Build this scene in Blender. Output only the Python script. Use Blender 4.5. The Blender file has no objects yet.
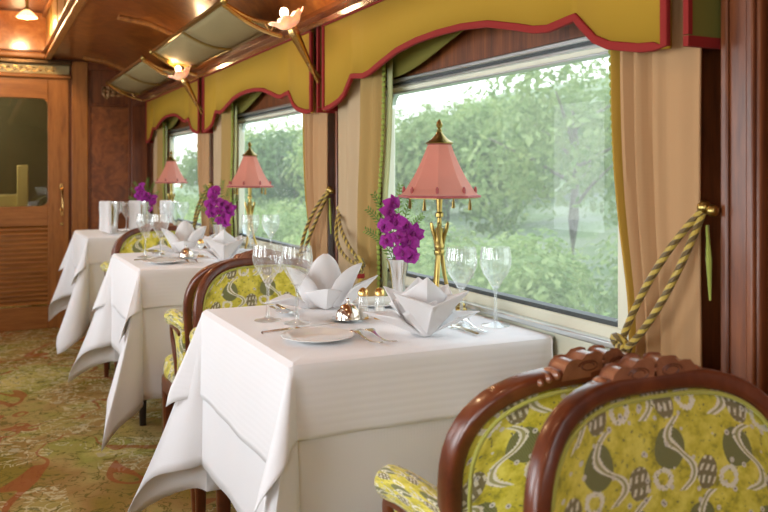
import bpy, math, random
from math import sin, cos, pi, radians, sqrt, atan2, floor
from mathutils import Vector, Matrix
random.seed(7)
sc = bpy.context.scene
col = sc.collection

# ------------------------------------------------------------------ camera
cam_d = bpy.data.cameras.new('camera')
cam = bpy.data.objects.new('camera', cam_d); col.objects.link(cam)
cam.location = (0, 0, 1.15)
cam.rotation_euler = (radians(90), 0, radians(-25.9))
cam_d.sensor_width = 36; cam_d.lens = 828/768*36
cam_d.shift_y = -83/768
cam_d.clip_start = .05; cam_d.clip_end = 300
cam_d.dof.use_dof = True; cam_d.dof.focus_distance = 2.0; cam_d.dof.aperture_fstop = 5.6
sc.camera = cam
# ------------------------------------------------------------------ world / light / exposure
w = bpy.data.worlds.new('world'); sc.world = w; w.use_nodes = True
nt = w.node_tree; bg = nt.nodes['Background']
tc = nt.nodes.new('ShaderNodeTexCoord'); sx = nt.nodes.new('ShaderNodeSeparateXYZ')
rp = nt.nodes.new('ShaderNodeValToRGB')
nt.links.new(tc.outputs['Generated'], sx.inputs[0]); nt.links.new(sx.outputs['Z'], rp.inputs[0])
nt.links.new(rp.outputs[0], bg.inputs[0])
rp.color_ramp.elements[0].position = 0; rp.color_ramp.elements[0].color = (.93, .97, .96, 1)
rp.color_ramp.elements[1].position = .8; rp.color_ramp.elements[1].color = (.72, .85, 1, 1)
bg.inputs[1].default_value = 1.95
vs = sc.view_settings
vs.view_transform = 'Standard'; vs.look = 'None'; vs.gamma = 1; vs.use_curve_mapping = False
vs.exposure = 0.42

def light(name, kind, loc, energy, color, size=.1, rot=None, sy=None):
    l = bpy.data.lights.new(name, kind); l.energy = energy; l.color = color
    if kind == 'AREA':
        l.size = size
        if sy: l.shape = 'RECTANGLE'; l.size_y = sy
    elif kind == 'SUN': l.angle = size
    else: l.shadow_soft_size = size
    o = bpy.data.objects.new(name, l); col.objects.link(o); o.location = loc
    if rot: o.rotation_euler = rot
    return o
light('sun', 'SUN', (5, 5, 10), 1.2, (1, .95, .85), radians(8), (radians(38), 0, radians(-150)))
# area lights added outside the unseen left windows for soft frontal fill
for k in range(4):
    l = light('opposite_window_fill', 'AREA', (-1.75, -1.2+2.0*k, 1.2), 22, (.92, .96, 1), 1.0, (0, radians(-90), 0), 1.3)

# ------------------------------------------------------------------ node expression helper
class NT:
    def __init__(s, name):
        m = bpy.data.materials.new(name); m.use_nodes = True
        s.m = m; s.t = m.node_tree; s.n = s.t.nodes; s.l = s.t.links
        s.bsdf = s.n['Principled BSDF']; s.out = s.n['Material Output']
    def node(s, typ, **kw):
        n = s.n.new(typ)
        for k, v in kw.items(): setattr(n, k, v)
        return n
    def setin(s, n, k, v):
        if isinstance(v, E): v = v.s
        if hasattr(v, 'is_linked') or isinstance(v, bpy.types.NodeSocket): s.l.new(v, n.inputs[k])
        else:
            if isinstance(v, tuple) and len(v) == 3 and n.inputs[k].type == 'RGBA': v = (*v, 1)
            n.inputs[k].default_value = v
    def math(s, op, a, b=0.0, c=None, clamp=False):
        n = s.node('ShaderNodeMath', operation=op, use_clamp=clamp)
        s.setin(n, 0, a); s.setin(n, 1, b)
        if c is not None: s.setin(n, 2, c)
        return E(s, n.outputs[0])
    def noise(s, vec, scale, detail=3, rough=.5, dist=0, out='Fac'):
        n = s.node('ShaderNodeTexNoise'); s.setin(n, 'Vector', vec)
        n.inputs['Scale'].default_value = scale; n.inputs['Detail'].default_value = detail
        n.inputs['Roughness'].default_value = rough; n.inputs['Distortion'].default_value = dist
        return E(s, n.outputs[out])
    def voro(s, vec, scale, out='Distance', feature='F1'):
        n = s.node('ShaderNodeTexVoronoi', feature=feature); s.setin(n, 'Vector', vec)
        n.inputs['Scale'].default_value = scale
        return E(s, n.outputs[out])
    def mapping(s, vec, scale=(1, 1, 1), rot=(0, 0, 0), loc=(0, 0, 0)):
        n = s.node('ShaderNodeMapping'); s.setin(n, 'Vector', vec)
        n.inputs['Scale'].default_value = scale; n.inputs['Rotation'].default_value = rot; n.inputs['Location'].default_value = loc
        return n.outputs[0]
    def coord(s, out='Object'):
        return s.node('ShaderNodeTexCoord').outputs[out]
    def ramp(s, fac, stops):
        n = s.node('ShaderNodeValToRGB'); s.setin(n, 0, fac)
        e = n.color_ramp.elements
        while len(e) < len(stops): e.new(.5)
        for i, (p, c) in enumerate(stops): e[i].position = p; e[i].color = (*c, 1)
        return n.outputs[0]
    def mix(s, fac, a, b, mode='MIX'):
        n = s.node('ShaderNodeMix', data_type='RGBA', blend_type=mode)
        s.setin(n, 0, fac); 
        for k, v in ((6, a), (7, b)):
            if isinstance(v, tuple): n.inputs[k].default_value = (*v[:3], 1)
            else: s.l.new(v.s if isinstance(v, E) else v, n.inputs[k])
        return n.outputs[2]
    def sep(s, vec):
        n = s.node('ShaderNodeSeparateXYZ'); s.setin(n, 0, vec)
        return [E(s, o) for o in n.outputs]
    def comb(s, x, y, z=0.0):
        n = s.node('ShaderNodeCombineXYZ')
        for k, v in enumerate((x, y, z)): s.setin(n, k, v)
        return n.outputs[0]
    def bump(s, h, strength=.3, dist=.002):
        n = s.node('ShaderNodeBump'); s.setin(n, 'Height', h)
        n.inputs['Strength'].default_value = strength; n.inputs['Distance'].default_value = dist
        s.l.new(n.outputs[0], s.bsdf.inputs['Normal'])
    def P(s, **kw):
        names = dict(color='Base Color', rough='Roughness', metal='Metallic', coat='Coat Weight', coatr='Coat Roughness',
                     trans='Transmission Weight', ior='IOR', sheen='Sheen Weight', spec='Specular IOR Level', em='Emission Color',
                     es='Emission Strength', alpha='Alpha', sss='Subsurface Weight')
        for k, v in kw.items(): s.setin(s.bsdf, names[k], v)
        return s.m
class E:
    def __init__(s, nt, sock): s.nt, s.s = nt, sock
    def __add__(a, b): return a.nt.math('ADD', a, b)
    __radd__ = __add__
    def __sub__(a, b): return a.nt.math('SUBTRACT', a, b)
    def __rsub__(a, b): return a.nt.math('SUBTRACT', b, a)
    def __mul__(a, b): return a.nt.math('MULTIPLY', a, b)
    __rmul__ = __mul__
    def __truediv__(a, b): return a.nt.math('DIVIDE', a, b)
    def lt(a, b): return a.nt.math('LESS_THAN', a, b)
    def gt(a, b): return a.nt.math('GREATER_THAN', a, b)
    def sin(a): return a.nt.math('SINE', a)
    def abs(a): return a.nt.math('ABSOLUTE', a)
    def fract(a): return a.nt.math('FRACT', a)
    def floor(a): return a.nt.math('FLOOR', a)
    def sqrt(a): return a.nt.math('SQRT', a)
    def sm(a, lo, hi):
        n = a.nt.node('ShaderNodeMapRange', interpolation_type='SMOOTHSTEP')
        a.nt.setin(n, 0, a); n.inputs[1].default_value = lo; n.inputs[2].default_value = hi
        return E(a.nt, n.outputs[0])

def simple(name, color, rough=.5, metal=0, **kw):
    t = NT(name); t.P(color=color, rough=rough, metal=metal, **kw)
    c = t.coord(); n = t.noise(c, 60, 4)
    t.bump(n, .08, .001)
    return t.m

def wood(name, c1, c2, c3, scale=(18, 18, 1.6), rough=.32, coat=.5, burl=False):
    t = NT(name); c = t.coord()
    if burl:
        a = t.noise(c, 7, 6, .65, 1.8); b = t.noise(c, 26, 4, .6, .6)
        f = a*.75 + b*.25
        colr = t.ramp(f, [(.30, c1), (.5, c2), (.68, c3)])
    else:
        m = t.mapping(c, scale)
        a = t.noise(m, 1.6, 6, .6, .7); b = t.noise(t.mapping(c, tuple(4*v for v in scale)), 2.0, 3, .6)
        f = a*.7 + b*.3
        colr = t.ramp(f, [(.32, c1), (.5, c2), (.7, c3)])
    t.P(color=colr, rough=rough, coat=coat, coatr=.15)
    t.bump(f, .06, .001)
    return t.m

M = {}
M['wood'] = wood('mahogany', (.075, .019, .005), (.17, .046, .012), (.27, .083, .021), coat=.2, rough=.4)
M['wood_door'] = wood('golden_mahogany', (.21, .072, .014), (.36, .135, .027), (.47, .19, .043), rough=.45, coat=.15)
M['wood_h'] = wood('mahogany_horizontal', (.21, .072, .014), (.36, .135, .027), (.47, .19, .043), scale=(1.6, 18, 18), rough=.45, coat=.15)
M['wood_y'] = wood('mahogany_lengthwise', (.07, .018, .006), (.15, .042, .012), (.22, .07, .02), scale=(18, 1.2, 18), coat=.8, rough=.22)
M['burl'] = wood('burl_veneer', (.08, .020, .006), (.22, .065, .016), (.36, .12, .03), burl=True, coat=.2, rough=.4)
M['burl_ceiling'] = wood('burl_ceiling_veneer', (.11, .028, .006), (.28, .075, .012), (.44, .15, .025), burl=True, coat=.6, rough=.3)
M['chair_wood'] = wood('polished_chair_wood', (.075, .016, .006), (.14, .032, .010), (.21, .055, .016), scale=(7, 7, 7), rough=.3, coat=.45)
M['carve_lit'] = wood('lit_carved_chair_wood', (.18, .06, .028), (.32, .125, .06), (.44, .19, .10), scale=(7, 7, 7), rough=.3, coat=.45)  # chair wood lightened for the crest, where light catches it
M['brass'] = simple('antique_brass', (.40, .29, .09), .28, 1)
M['gold'] = simple('gold_metal', (.80, .52, .19), .25, 1)
M['silver'] = simple('silver', (.86, .85, .82), .16, 1)
M['steel'] = simple('window_aluminium', (.62, .66, .66), .28, .9)
M['rubber'] = simple('dark_gasket', (.05, .06, .06), .5)
M['cream_paint'] = simple('cream_paint', (.72, .72, .58), .4)
M['china'] = simple('white_china', (.88, .87, .84), .12, coat=.5)
M['dark'] = simple('black_stained_leg', (.02, .012, .01), .35)

def cloth_mat(name, color, scale=900, stripes=False, trans=0.0, sheen=.2, rough=.85):
    t = NT(name); c = t.coord(); x, y, z = t.sep(c)
    h = (x*scale).sin()*.3 + (y*scale).sin()*.3 + (z*scale).sin()*.3
    n = t.noise(c, 9, 3)
    if stripes:
        h = h*.15 + ((z*420).sin() + (y*420).sin()*.6)*.8
    cc = t.mix(n*.35, color, tuple(v*.93 for v in color))
    t.P(color=cc, rough=rough, sheen=sheen)
    t.bump(h, .18, .0006)
    if trans:
        tr = t.node('ShaderNodeBsdfTranslucent'); t.l.new(cc, tr.inputs[0])
        mx = t.node('ShaderNodeMixShader'); mx.inputs[0].default_value = trans
        t.l.new(t.bsdf.outputs[0], mx.inputs[1]); t.l.new(tr.outputs[0], mx.inputs[2]); t.l.new(mx.outputs[0], t.out.inputs[0])
    return t.m
M['linen'] = cloth_mat('white_linen', (.90, .90, .915))
M['linen_top'] = cloth_mat('white_ribbed_linen', (.92, .92, .935), stripes=True)
M['napkin'] = cloth_mat('napkin_linen', (.93, .925, .93), trans=.2)
M['mustard'] = cloth_mat('mustard_velvet', (.40, .235, .010), sheen=0.0)
M['red_trim'] = cloth_mat('red_braid', (.25, .009, .006), sheen=0.0)
M['olive_cloth'] = cloth_mat('olive_lining_and_shaded_return', (.17, .155, .022), sheen=0.0)
M['curtain'] = cloth_mat('beige_curtain', (.56, .335, .16), trans=.22, sheen=0.0)
M['curtain_cream'] = cloth_mat('cream_curtain', (.64, .49, .30), trans=.3, sheen=0.0)
M['curtain_tan'] = cloth_mat('tan_gold_border', (.52, .35, .12), trans=.35, sheen=0.0)
M['curtain_gold'] = cloth_mat('gold_curtain_lining', (.60, .38, .06), trans=.4, sheen=0.0)
M['curtain_green'] = cloth_mat('pale_green_curtain_edge', (.52, .55, .28), trans=.3)
M['fringe'] = cloth_mat('green_bobble_fringe', (.30, .36, .06))
M['tassel'] = cloth_mat('lime_tassel', (.34, .40, .07))

def rope_mat():
    t = NT('gold_twisted_cord'); uv = t.coord('UV'); u, v, _ = t.sep(uv)
    s = ((v*2*pi*2.0 + u*2*pi*38).sin()).sm(-.3, .3)
    t.P(color=t.mix(s, (.13, .08, .012), (.52, .38, .06)), rough=.5, sheen=.3)
    t.bump(s, .8, .003); return t.m
M['rope'] = rope_mat()

def fabric_mat():
    t = NT('lime_paisley_brocade'); uv = t.mapping(t.coord('UV'), (1.18, 1.18, 1))
    nz = t.noise(uv, 9, 2, out='Color')
    nx, ny, _ = t.sep(nz)
    U, V, _ = t.sep(uv)
    U = U + (nx-.5)*.035; V = V + (ny-.5)*.035
    p, q = .140, .112
    vv = V/q; row = vv.floor()
    par = (row*.5).fract()
    uu = U/p + par
    mu = (uu.fract()-.5)*p; mv = (vv.fract()-.5)*q
    g = t.noise(uv, 26, 4, .7)
    base = t.ramp(g, [(.34, (.34, .31, .02)), (.45, (.66, .58, .035)), (.62, (.86, .77, .12))])
    # olive teardrop bodies
    du = mu-.030; dv = mv-.012
    d1 = (du*du*1.1 + dv*dv).sqrt()
    hatch = ((U*1500 + V*700).sin()).sm(-.2, .6)
    ol = t.mix(hatch*.55, (.16, .17, .05), (.33, .33, .12))
    c = t.mix(d1.lt(.031), base, ol)
    # striped grey-brown shells
    eu = mu+.048; ev = mv+.030
    d2 = (eu*eu*1.6 + ev*ev).sqrt()
    st = ((U*520+V*160).sin()).sm(-.1, .3)*((V*330).sin()).sm(-.6, 0)
    sh = t.mix(st, (.24, .20, .09), (.80, .76, .58))
    c = t.mix(d2.lt(.027), c, sh)
    # beaded serpentine
    sp = (mv*(2*pi/q)*1.0).sin()*.026
    ds = (mu-sp-.006).abs()
    bead = ((V*760).sin()*(U*760).sin())*.0016
    inner = ds.lt(.0028)
    c = t.mix((ds+bead).lt(.0080), c, (.90, .86, .70))
    c = t.mix(inner, c, (.42, .40, .16))
    # ring curls
    fu = mu-.046; fv = mv+.034
    d3 = ((fu*fu+fv*fv).sqrt()-.015).abs()
    c = t.mix((d3+bead).lt(.0042), c, (.88, .84, .68))
    # little flowers
    vo = t.voro(uv, 42)
    c = t.mix(vo.lt(.20), c, (.72, .68, .58)); c = t.mix(vo.lt(.07), c, (.10, .09, .09))
    n2 = t.noise(uv, 130, 2)
    c = t.mix(n2.gt(.66), c, (.20, .20, .06))
    t.P(color=c, rough=.55, sheen=.3)
    w_ = (U*2600).sin()*.5 + (V*2600).sin()*.5
    t.bump(w_ + (ds+bead).lt(.0062)*1.5, .25, .0006)
    return t.m
M['fabric'] = fabric_mat()
M['piping'] = cloth_mat('lime_piping', (.48, .48, .09))

def carpet_mat():
    t = NT('patterned_carpet'); c = t.coord(); x, y, z = t.sep(c)
    n1 = t.noise(c, 1.6, 3, .55, .5)
    base = t.ramp(n1, [(.38, (.30, .22, .035)), (.46, (.42, .25, .08)), (.53, (.50, .36, .12)), (.60, (.40, .37, .08)), (.68, (.66, .55, .17))])
    fine = t.noise(c, 55, 4, .8)
    base = t.mix(fine.sm(.45, .8)*.5, base, (.16, .11, .03))
    # cream and green arabesque
    a = t.noise(t.mapping(c, (1, 1, 1), loc=(3, 1, 0)), 9, 2, .5, 1.6)
    mask = t.noise(c, 1.25, 1, .4)
    ar = (a-.5).abs().lt(.030)*mask.gt(.46)
    base = t.mix(ar*.8, base, (.70, .62, .36))
    b = t.noise(t.mapping(c, (1, 1, 1), loc=(7, 4, 0)), 14, 2, .5, 1.0)
    base = t.mix((b-.56).abs().lt(.022)*.7, base, (.13, .12, .02))
    fl = t.voro(c, 7)
    base = t.mix((fl + (fine-.5)*.3).lt(.17)*mask.gt(.46)*.8, base, (.55, .48, .30))
    # red vines
    r = t.noise(t.mapping(c, (1, .75, 1), loc=(2.3, .4, 0)), 1.7, 2, .5, .9)
    th = t.noise(c, 4, 2)*.017 + .001
    v = t.math('LESS_THAN', (r-.5).abs(), th)
    base = t.mix(v*.7, base, (.38, .09, .03))
    t.P(color=base, rough=.95, spec=.1)
    t.bump(t.noise(c, 500, 2) + fine, .6, .004)
    return t.m
M['carpet'] = carpet_mat()

def thin_glass(name, tint=(1, 1, 1), base=.04, edge=.75, film=0.0, veilc=(.9, .95, .92), rough=0.0):
    t = NT(name)
    lw = t.node('ShaderNodeLayerWeight'); lw.inputs[0].default_value = .35
    f = E(t, lw.outputs['Facing'])
    fac = t.math('POWER', f, 2.2)*edge + base
    tr = t.node('ShaderNodeBsdfTransparent'); tr.inputs[0].default_value = (*tint, 1)
    gl = t.node('ShaderNodeBsdfGlossy'); gl.inputs['Roughness'].default_value = rough
    gl.inputs[0].default_value = (1, 1, 1, 1)
    mx = t.node('ShaderNodeMixShader'); t.setin(mx, 0, fac)
    t.l.new(tr.outputs[0], mx.inputs[1]); t.l.new(gl.outputs[0], mx.inputs[2])
    last = mx.outputs[0]
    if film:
        df = t.node('ShaderNodeBsdfTranslucent'); df.inputs[0].default_value = (*veilc, 1)
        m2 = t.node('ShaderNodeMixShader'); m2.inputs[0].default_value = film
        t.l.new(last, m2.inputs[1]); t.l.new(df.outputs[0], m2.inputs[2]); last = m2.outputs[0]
    t.l.new(last, t.out.inputs[0]); return t.m
M['crystal'] = thin_glass('clear_crystal', (.96, .98, .975), .10, 1.1, film=.16, veilc=(1, 1, 1))
M['pane'] = thin_glass('window_glass', (.97, 1, .98), .015, .06, film=.13, veilc=(.93, .95, .90))  # translucent veil mixed into the glass imitates the pale haze outside
M['door_glass'] = thin_glass('smoky_door_glass', (.75, .74, .62), .10, .5)

def shade_mat():
    t = NT('pink_silk_shade'); c = t.coord()
    cc = t.mix(t.noise(c, 30, 3)*.4, (.93, .56, .45), (.90, .47, .37))
    t.P(color=cc, rough=.6, sheen=.4)
    tr = t.node('ShaderNodeBsdfTranslucent'); t.l.new(cc, tr.inputs[0])
    mx = t.node('ShaderNodeMixShader'); mx.inputs[0].default_value = .65
    t.l.new(t.bsdf.outputs[0], mx.inputs[1]); t.l.new(tr.outputs[0], mx.inputs[2]); t.l.new(mx.outputs[0], t.out.inputs[0])
    return t.m
M['shade'] = shade_mat()
M['shade_trim'] = cloth_mat('maroon_trim', (.38, .08, .075))
def emit(name, color, s):
    t = NT(name); t.P(color=color, em=color, es=s, rough=.4); return t.m
M['bulb'] = emit('warm_bulb', (1, .74, .42), 7)
M['frost'] = simple('frosted_pink_glass', (.90, .70, .58), .35, sss=.2, em=(1, .62, .42), es=.22)
M['frost_lit'] = emit('lit_frosted_glass', (1, .60, .28), 2.0)
M['orchid'] = cloth_mat('magenta_petal', (.42, .03, .36), trans=.3)
M['orchid_lip'] = simple('deep_purple_lip', (.20, .006, .15), .5)
M['stem'] = simple('green_stem', (.14, .24, .04), .5)
M['fern'] = cloth_mat('fern_leaf', (.17, .30, .06), trans=.3)

def mesh_mat():
    t = NT('woven_brass_rack_mesh'); c = t.coord('UV'); u, v, _ = t.sep(c)
    s = ((u*400).sin()*(v*400).sin())
    f = s.sm(-.1, .4)
    t.P(color=t.mix(f, (.10, .07, .02), (.72, .58, .28)), rough=.7)
    t.bump(s, .6, .003); return t.m
M['rackmesh'] = mesh_mat()

def leaf_mat(name, a, b):
    t = NT(name); oi = t.node('ShaderNodeObjectInfo')
    n = t.noise(t.coord(), 1.7, 3, .6)
    cc = t.ramp(n, [(.35, a), (.65, b)])
    t.P(color=cc, rough=.7)
    tr = t.node('ShaderNodeBsdfTranslucent'); t.l.new(cc, tr.inputs[0])
    mx = t.node('ShaderNodeMixShader'); mx.inputs[0].default_value = .4
    t.l.new(t.bsdf.outputs[0], mx.inputs[1]); t.l.new(tr.outputs[0], mx.inputs[2]); t.l.new(mx.outputs[0], t.out.inputs[0])
    return t.m
M['leaf_a'] = leaf_mat('soft_green_leaves', (.17, .27, .08), (.38, .46, .19))
M['leaf_b'] = leaf_mat('bright_green_leaves', (.25, .38, .11), (.48, .56, .24))
M['leaf_c'] = leaf_mat('dark_green_leaves', (.09, .18, .06), (.22, .33, .13))
M['bark'] = simple('bark', (.25, .22, .18), .9)
def ground_mat():
    t = NT('grass_and_gravel'); c = t.coord()
    n = t.noise(c, .5, 4, .6); m = t.noise(c, 9, 3, .6)
    t.P(color=t.mix(m*.5, t.ramp(n, [(.42, (.13, .20, .07)), (.56, (.24, .27, .19))]), (.3, .36, .24)), rough=.9)
    return t.m
M['ground'] = ground_mat()

# ------------------------------------------------------------------ mesh helpers
class MB:
    def __init__(s): s.v = []; s.f = []; s.uv = {}; s.mi = []; s.cur = 0
    def add(s, vs, fs, uvs=None):
        b = len(s.v); s.v += [tuple(v) for v in vs]
        for f in fs: s.f.append(tuple(b+i for i in f)); s.mi.append(s.cur)
        if uvs:
            for i, u in enumerate(uvs): s.uv[b+i] = u
        return s
    def box(s, x0, x1, y0, y1, z0, z1):
        return s.add([(x0,y0,z0),(x1,y0,z0),(x1,y1,z0),(x0,y1,z0),(x0,y0,z1),(x1,y0,z1),(x1,y1,z1),(x0,y1,z1)],
                     [(0,3,2,1),(4,5,6,7),(0,1,5,4),(1,2,6,5),(2,3,7,6),(3,0,4,7)])
    def grid(s, fn, nu, nv, closed_u=False, uvfn=None):
        vs = []; uv = []
        for j in range(nv+1):
            for i in range(nu + (0 if closed_u else 1)):
                a, b = i/nu, j/nv
                vs.append(fn(a, b)); uv.append(uvfn(a, b) if uvfn else (a, b))
        W = nu if closed_u else nu+1; fs = []
        for j in range(nv):
            for i in range(nu):
                i2 = (i+1) % W if closed_u else i+1
                fs.append((j*W+i, j*W+i2, (j+1)*W+i2, (j+1)*W+i))
        return s.add(vs, fs, uv)
    def lathe(s, prof, n=24, c=(0,0,0), cap=True, ribs=0, ribamp=0, scale=(1,1)):
        vs = []
        for r, z in prof:
            for k in range(n):
                a = 2*pi*k/n; rr = r*(1+ribamp*cos(ribs*a)) if ribs else r
                vs.append((c[0]+rr*cos(a)*scale[0], c[1]+rr*sin(a)*scale[1], c[2]+z))
        fs = [(j*n+k, j*n+(k+1)%n, (j+1)*n+(k+1)%n, (j+1)*n+k) for j in range(len(prof)-1) for k in range(n)]
        if cap:
            if prof[0][0] > 1e-4: fs.append(tuple(range(n-1, -1, -1)))
            if prof[-1][0] > 1e-4: fs.append(tuple((len(prof)-1)*n+k for k in range(n)))
        return s.add(vs, fs)
    def sweep(s, path, prof, closed=False, up=Vector((0,0,1)), scales=None, cap=True, uvlen=True):
        """prof: list of (a,b) offsets along side and normal axes; path list of points"""
        P_ = [Vector(p) for p in path]; n = len(P_); m = len(prof); vs = []; uv = []; L = 0
        for i, p in enumerate(P_):
            if closed: t = P_[(i+1) % n]-P_[i-1]
            else: t = P_[min(i+1, n-1)]-P_[max(i-1, 0)]
            if t.length < 1e-9: t = Vector((0,0,1))
            t.normalize()
            u = up(i) if callable(up) else up
            side = t.cross(u)
            if side.length < 1e-4: side = t.cross(Vector((1, 0, .01)))
            side.normalize(); nn = side.cross(t).normalized()
            k = scales[i] if scales else 1
            if i: L += (p-P_[i-1]).length
            for j, (a, b) in enumerate(prof):
                vs.append(p + side*a*k + nn*b*k); uv.append((L, j/m))
        fs = []
        for i in range(n if closed else n-1):
            i2 = (i+1) % n
            for j in range(m): fs.append((i*m+j, i*m+(j+1)%m, i2*m+(j+1)%m, i2*m+j))
        if not closed and cap: fs.append(tuple(range(m-1,-1,-1))); fs.append(tuple((n-1)*m+j for j in range(m)))
        return s.add(vs, fs, uv)
    def tube(s, path, r, n=10, closed=False, scales=None):
        return s.sweep(path, [(r*cos(2*pi*k/n), r*sin(2*pi*k/n)) for k in range(n)], closed, Vector((.013,.021,1)), scales)
    def ball(s, c, r, n=12, sc_=(1,1,1)):
        pr = [(max(1e-5, sin(pi*j/8)), -cos(pi*j/8)) for j in range(9)]
        vs = []
        for a, z in pr:
            for k in range(n): vs.append((c[0]+r*a*cos(2*pi*k/n)*sc_[0], c[1]+r*a*sin(2*pi*k/n)*sc_[1], c[2]+r*z*sc_[2]))
        return s.add(vs, [(j*n+k, j*n+(k+1)%n, (j+1)*n+(k+1)%n, (j+1)*n+k) for j in range(8) for k in range(n)])
    def build(s, name, mats, parent=None, bevel=0, solid=0, sub=0, smooth=True, angle=35, loc=None, offs=0):
        me = bpy.data.meshes.new(name); me.from_pydata(s.v, [], s.f)
        if not isinstance(mats, (list, tuple)): mats = [mats]
        for m in mats: me.materials.append(m)
        if len(mats) > 1: me.polygons.foreach_set('material_index', s.mi)
        ul = me.uv_layers.new(name='UVMap')
        li = [0]*len(me.loops); me.loops.foreach_get('vertex_index', li)
        flat = []
        for i in li: flat += list(s.uv.get(i, (s.v[i][0]+s.v[i][1], s.v[i][2])))
        ul.data.foreach_set('uv', flat)
        me.validate()
        if smooth:
            me.polygons.foreach_set('use_smooth', [True]*len(me.polygons))
            try: me.set_sharp_from_angle(angle=radians(angle))
            except Exception: pass
        me.update()
        o = bpy.data.objects.new(name, me); col.objects.link(o)
        if parent: o.parent = parent
        if loc: o.location = loc
        if solid:
            md = o.modifiers.new('solid', 'SOLIDIFY'); md.thickness = solid; md.offset = offs
        if bevel:
            md = o.modifiers.new('bevel', 'BEVEL'); md.width = bevel; md.segments = 2; md.limit_method = 'ANGLE'; md.angle_limit = radians(40)
            md.harden_normals = False
        if sub:
            md = o.modifiers.new('sub', 'SUBSURF'); md.levels = sub; md.render_levels = sub
        return o
def rect(w_, h_, b=.25):
    """rounded rectangle profile"""
    r = min(w_, h_)*b; pts = []
    for cx, cy, a0 in ((w_/2-r, h_/2-r, 0), (-w_/2+r, h_/2-r, 90), (-w_/2+r, -h_/2+r, 180), (w_/2-r, -h_/2+r, 270)):
        for k in range(4): a = radians(a0+30*k); pts.append((cx+r*cos(a), cy+r*sin(a)))
    return pts
def tag(o, label, cat, group=None, kind=None):
    o['label'] = label; o['category'] = cat
    if group: o['group'] = group
    if kind: o['kind'] = kind
    return o
def thing(name, loc=(0,0,0), rz=0, label='', cat='', group=None):
    o = bpy.data.objects.new(name, None); col.objects.link(o); o.location = loc; o.rotation_euler = (0, 0, rz)
    o.empty_display_size = .05
    return tag(o, label, cat, group)
def struct(o): o['kind'] = 'structure'; return o
def dup(root, loc, rz=None, label=None, group=None, parent=None):
    kids = [c for c in allobj() if c.parent == root]
    c = root.copy(); col.objects.link(c)
    if parent is None and loc is not None: c.location = loc
    if rz is not None: c.rotation_euler = (0, 0, rz)
    if parent: c.parent = parent
    if label: c['label'] = label
    if group: c['group'] = group
    for k in kids: dup(k, None, None, None, None, c)
    return c
def allobj(): return list(bpy.data.objects)
PITCH = 1.73; YC = 1.88; XW = 1.19     # window pitch, first window centre, wall face
def lerp(a, b, t): return a+(b-a)*t
def smooth(t): t = max(0, min(1, t)); return t*t*(3-2*t)

# ================================================================== STRUCTURE
YB = 6.62; YR = -2.6; XL = -1.15
mb = MB().box(XL-.05, XW+.1, YR, YB, -.05, 0); struct(mb.build('floor', M['carpet']))
# window wall: one mesh around three (and one unseen) openings
mb = MB()
WZ0, WZ1, WH = .80, 1.43, .58
mb.box(XW, XW+.035, YR, YB, 0, WZ0); mb.box(XW, XW+.035, YR, YB, WZ1, 2.0)
ys = [YR]
for k in range(-2, 3): ys += [YC+PITCH*k-WH, YC+PITCH*k+WH]
ys.append(YB)
for a, b in zip(ys[::2], ys[1::2]):
    if b > a: mb.box(XW, XW+.035, a, b, WZ0, WZ1)
struct(mb.build('wall_right', M['wood']))
mb = MB()
mb.box(XL-.1, XL, YR, YB, 0, .75); mb.box(XL-.1, XL, YR, YB, 1.75, 2.0)
yy = [YR] + sum([[-1.2+2*k-.65, -1.2+2*k+.65] for k in range(4)], []) + [YB]
for a, b in zip(yy[::2], yy[1::2]): mb.box(XL-.1, XL, a, b, .75, 1.75)
struct(mb.build('wall_left', M['wood']))
struct(MB().box(XL-.1, XW+.1, YR-.1, YR, 0, 2.4).build('wall_back', M['wood']))
# bulkhead with door opening
DX0, DX1, DZ = -.12, .585, 1.85
mb = MB(); mb.box(XL-.1, DX0, YB, YB+.06, 0, 2.6); mb.box(DX1, XW+.1, YB, YB+.06, 0, 2.6); mb.box(DX0, DX1, YB, YB+.06, DZ, 2.6)
bulk = struct(mb.build('wall_far', M['wood']))
# vertical members and the burl panel on the bulkhead
struct(MB().box(.605, .72, YB-.03, YB, 0, 1.985).build('trim_1', M['wood_door'], bevel=.006))
struct(MB().box(1.035, 1.16, YB-.03, YB, 0, 1.985).build('trim_2', M['wood'], bevel=.006))
mb = MB().box(.73, 1.025, YB-.012, YB, .25, 1.66); p = struct(mb.build('trim_3', M['burl'], bevel=.004))
mb = MB()
for x0, x1, z0, z1 in ((.722, .74, .2, 1.72), (1.017, 1.034, .2, 1.72), (.74, 1.017, 1.66, 1.68), (.74, 1.017, .2, .25)):
    mb.box(x0, x1, YB-.022, YB-.012, z0, z1)
mb.build('panel_moulding', M['wood'], p, bevel=.003)
# marquetry leaf spray above the panel
mb = MB()
for k in range(13):
    a = radians(-20+17*k); L = .045+.02*(k % 3); cx, cz = .84+.035*(k % 4), 1.80-.025*(k % 3)
    d = Vector((cos(a), 0, sin(a))); q = Vector((-sin(a), 0, cos(a))); c = Vector((cx, YB-.003, cz))
    mb.add([c-d*L/2, c+q*L*.18, c+d*L/2, c-q*L*.18], [(0, 1, 2, 3)])
mb.build('marquetry_leaves', M['gold'] if False else simple('light_inlay', (.45, .25, .09), .4), bulk, solid=.002)
struct(MB().box(.722, 1.034, YB-.02, YB, 1.93, 1.985).build('trim_4', M['wood'], bevel=.005))
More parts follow.
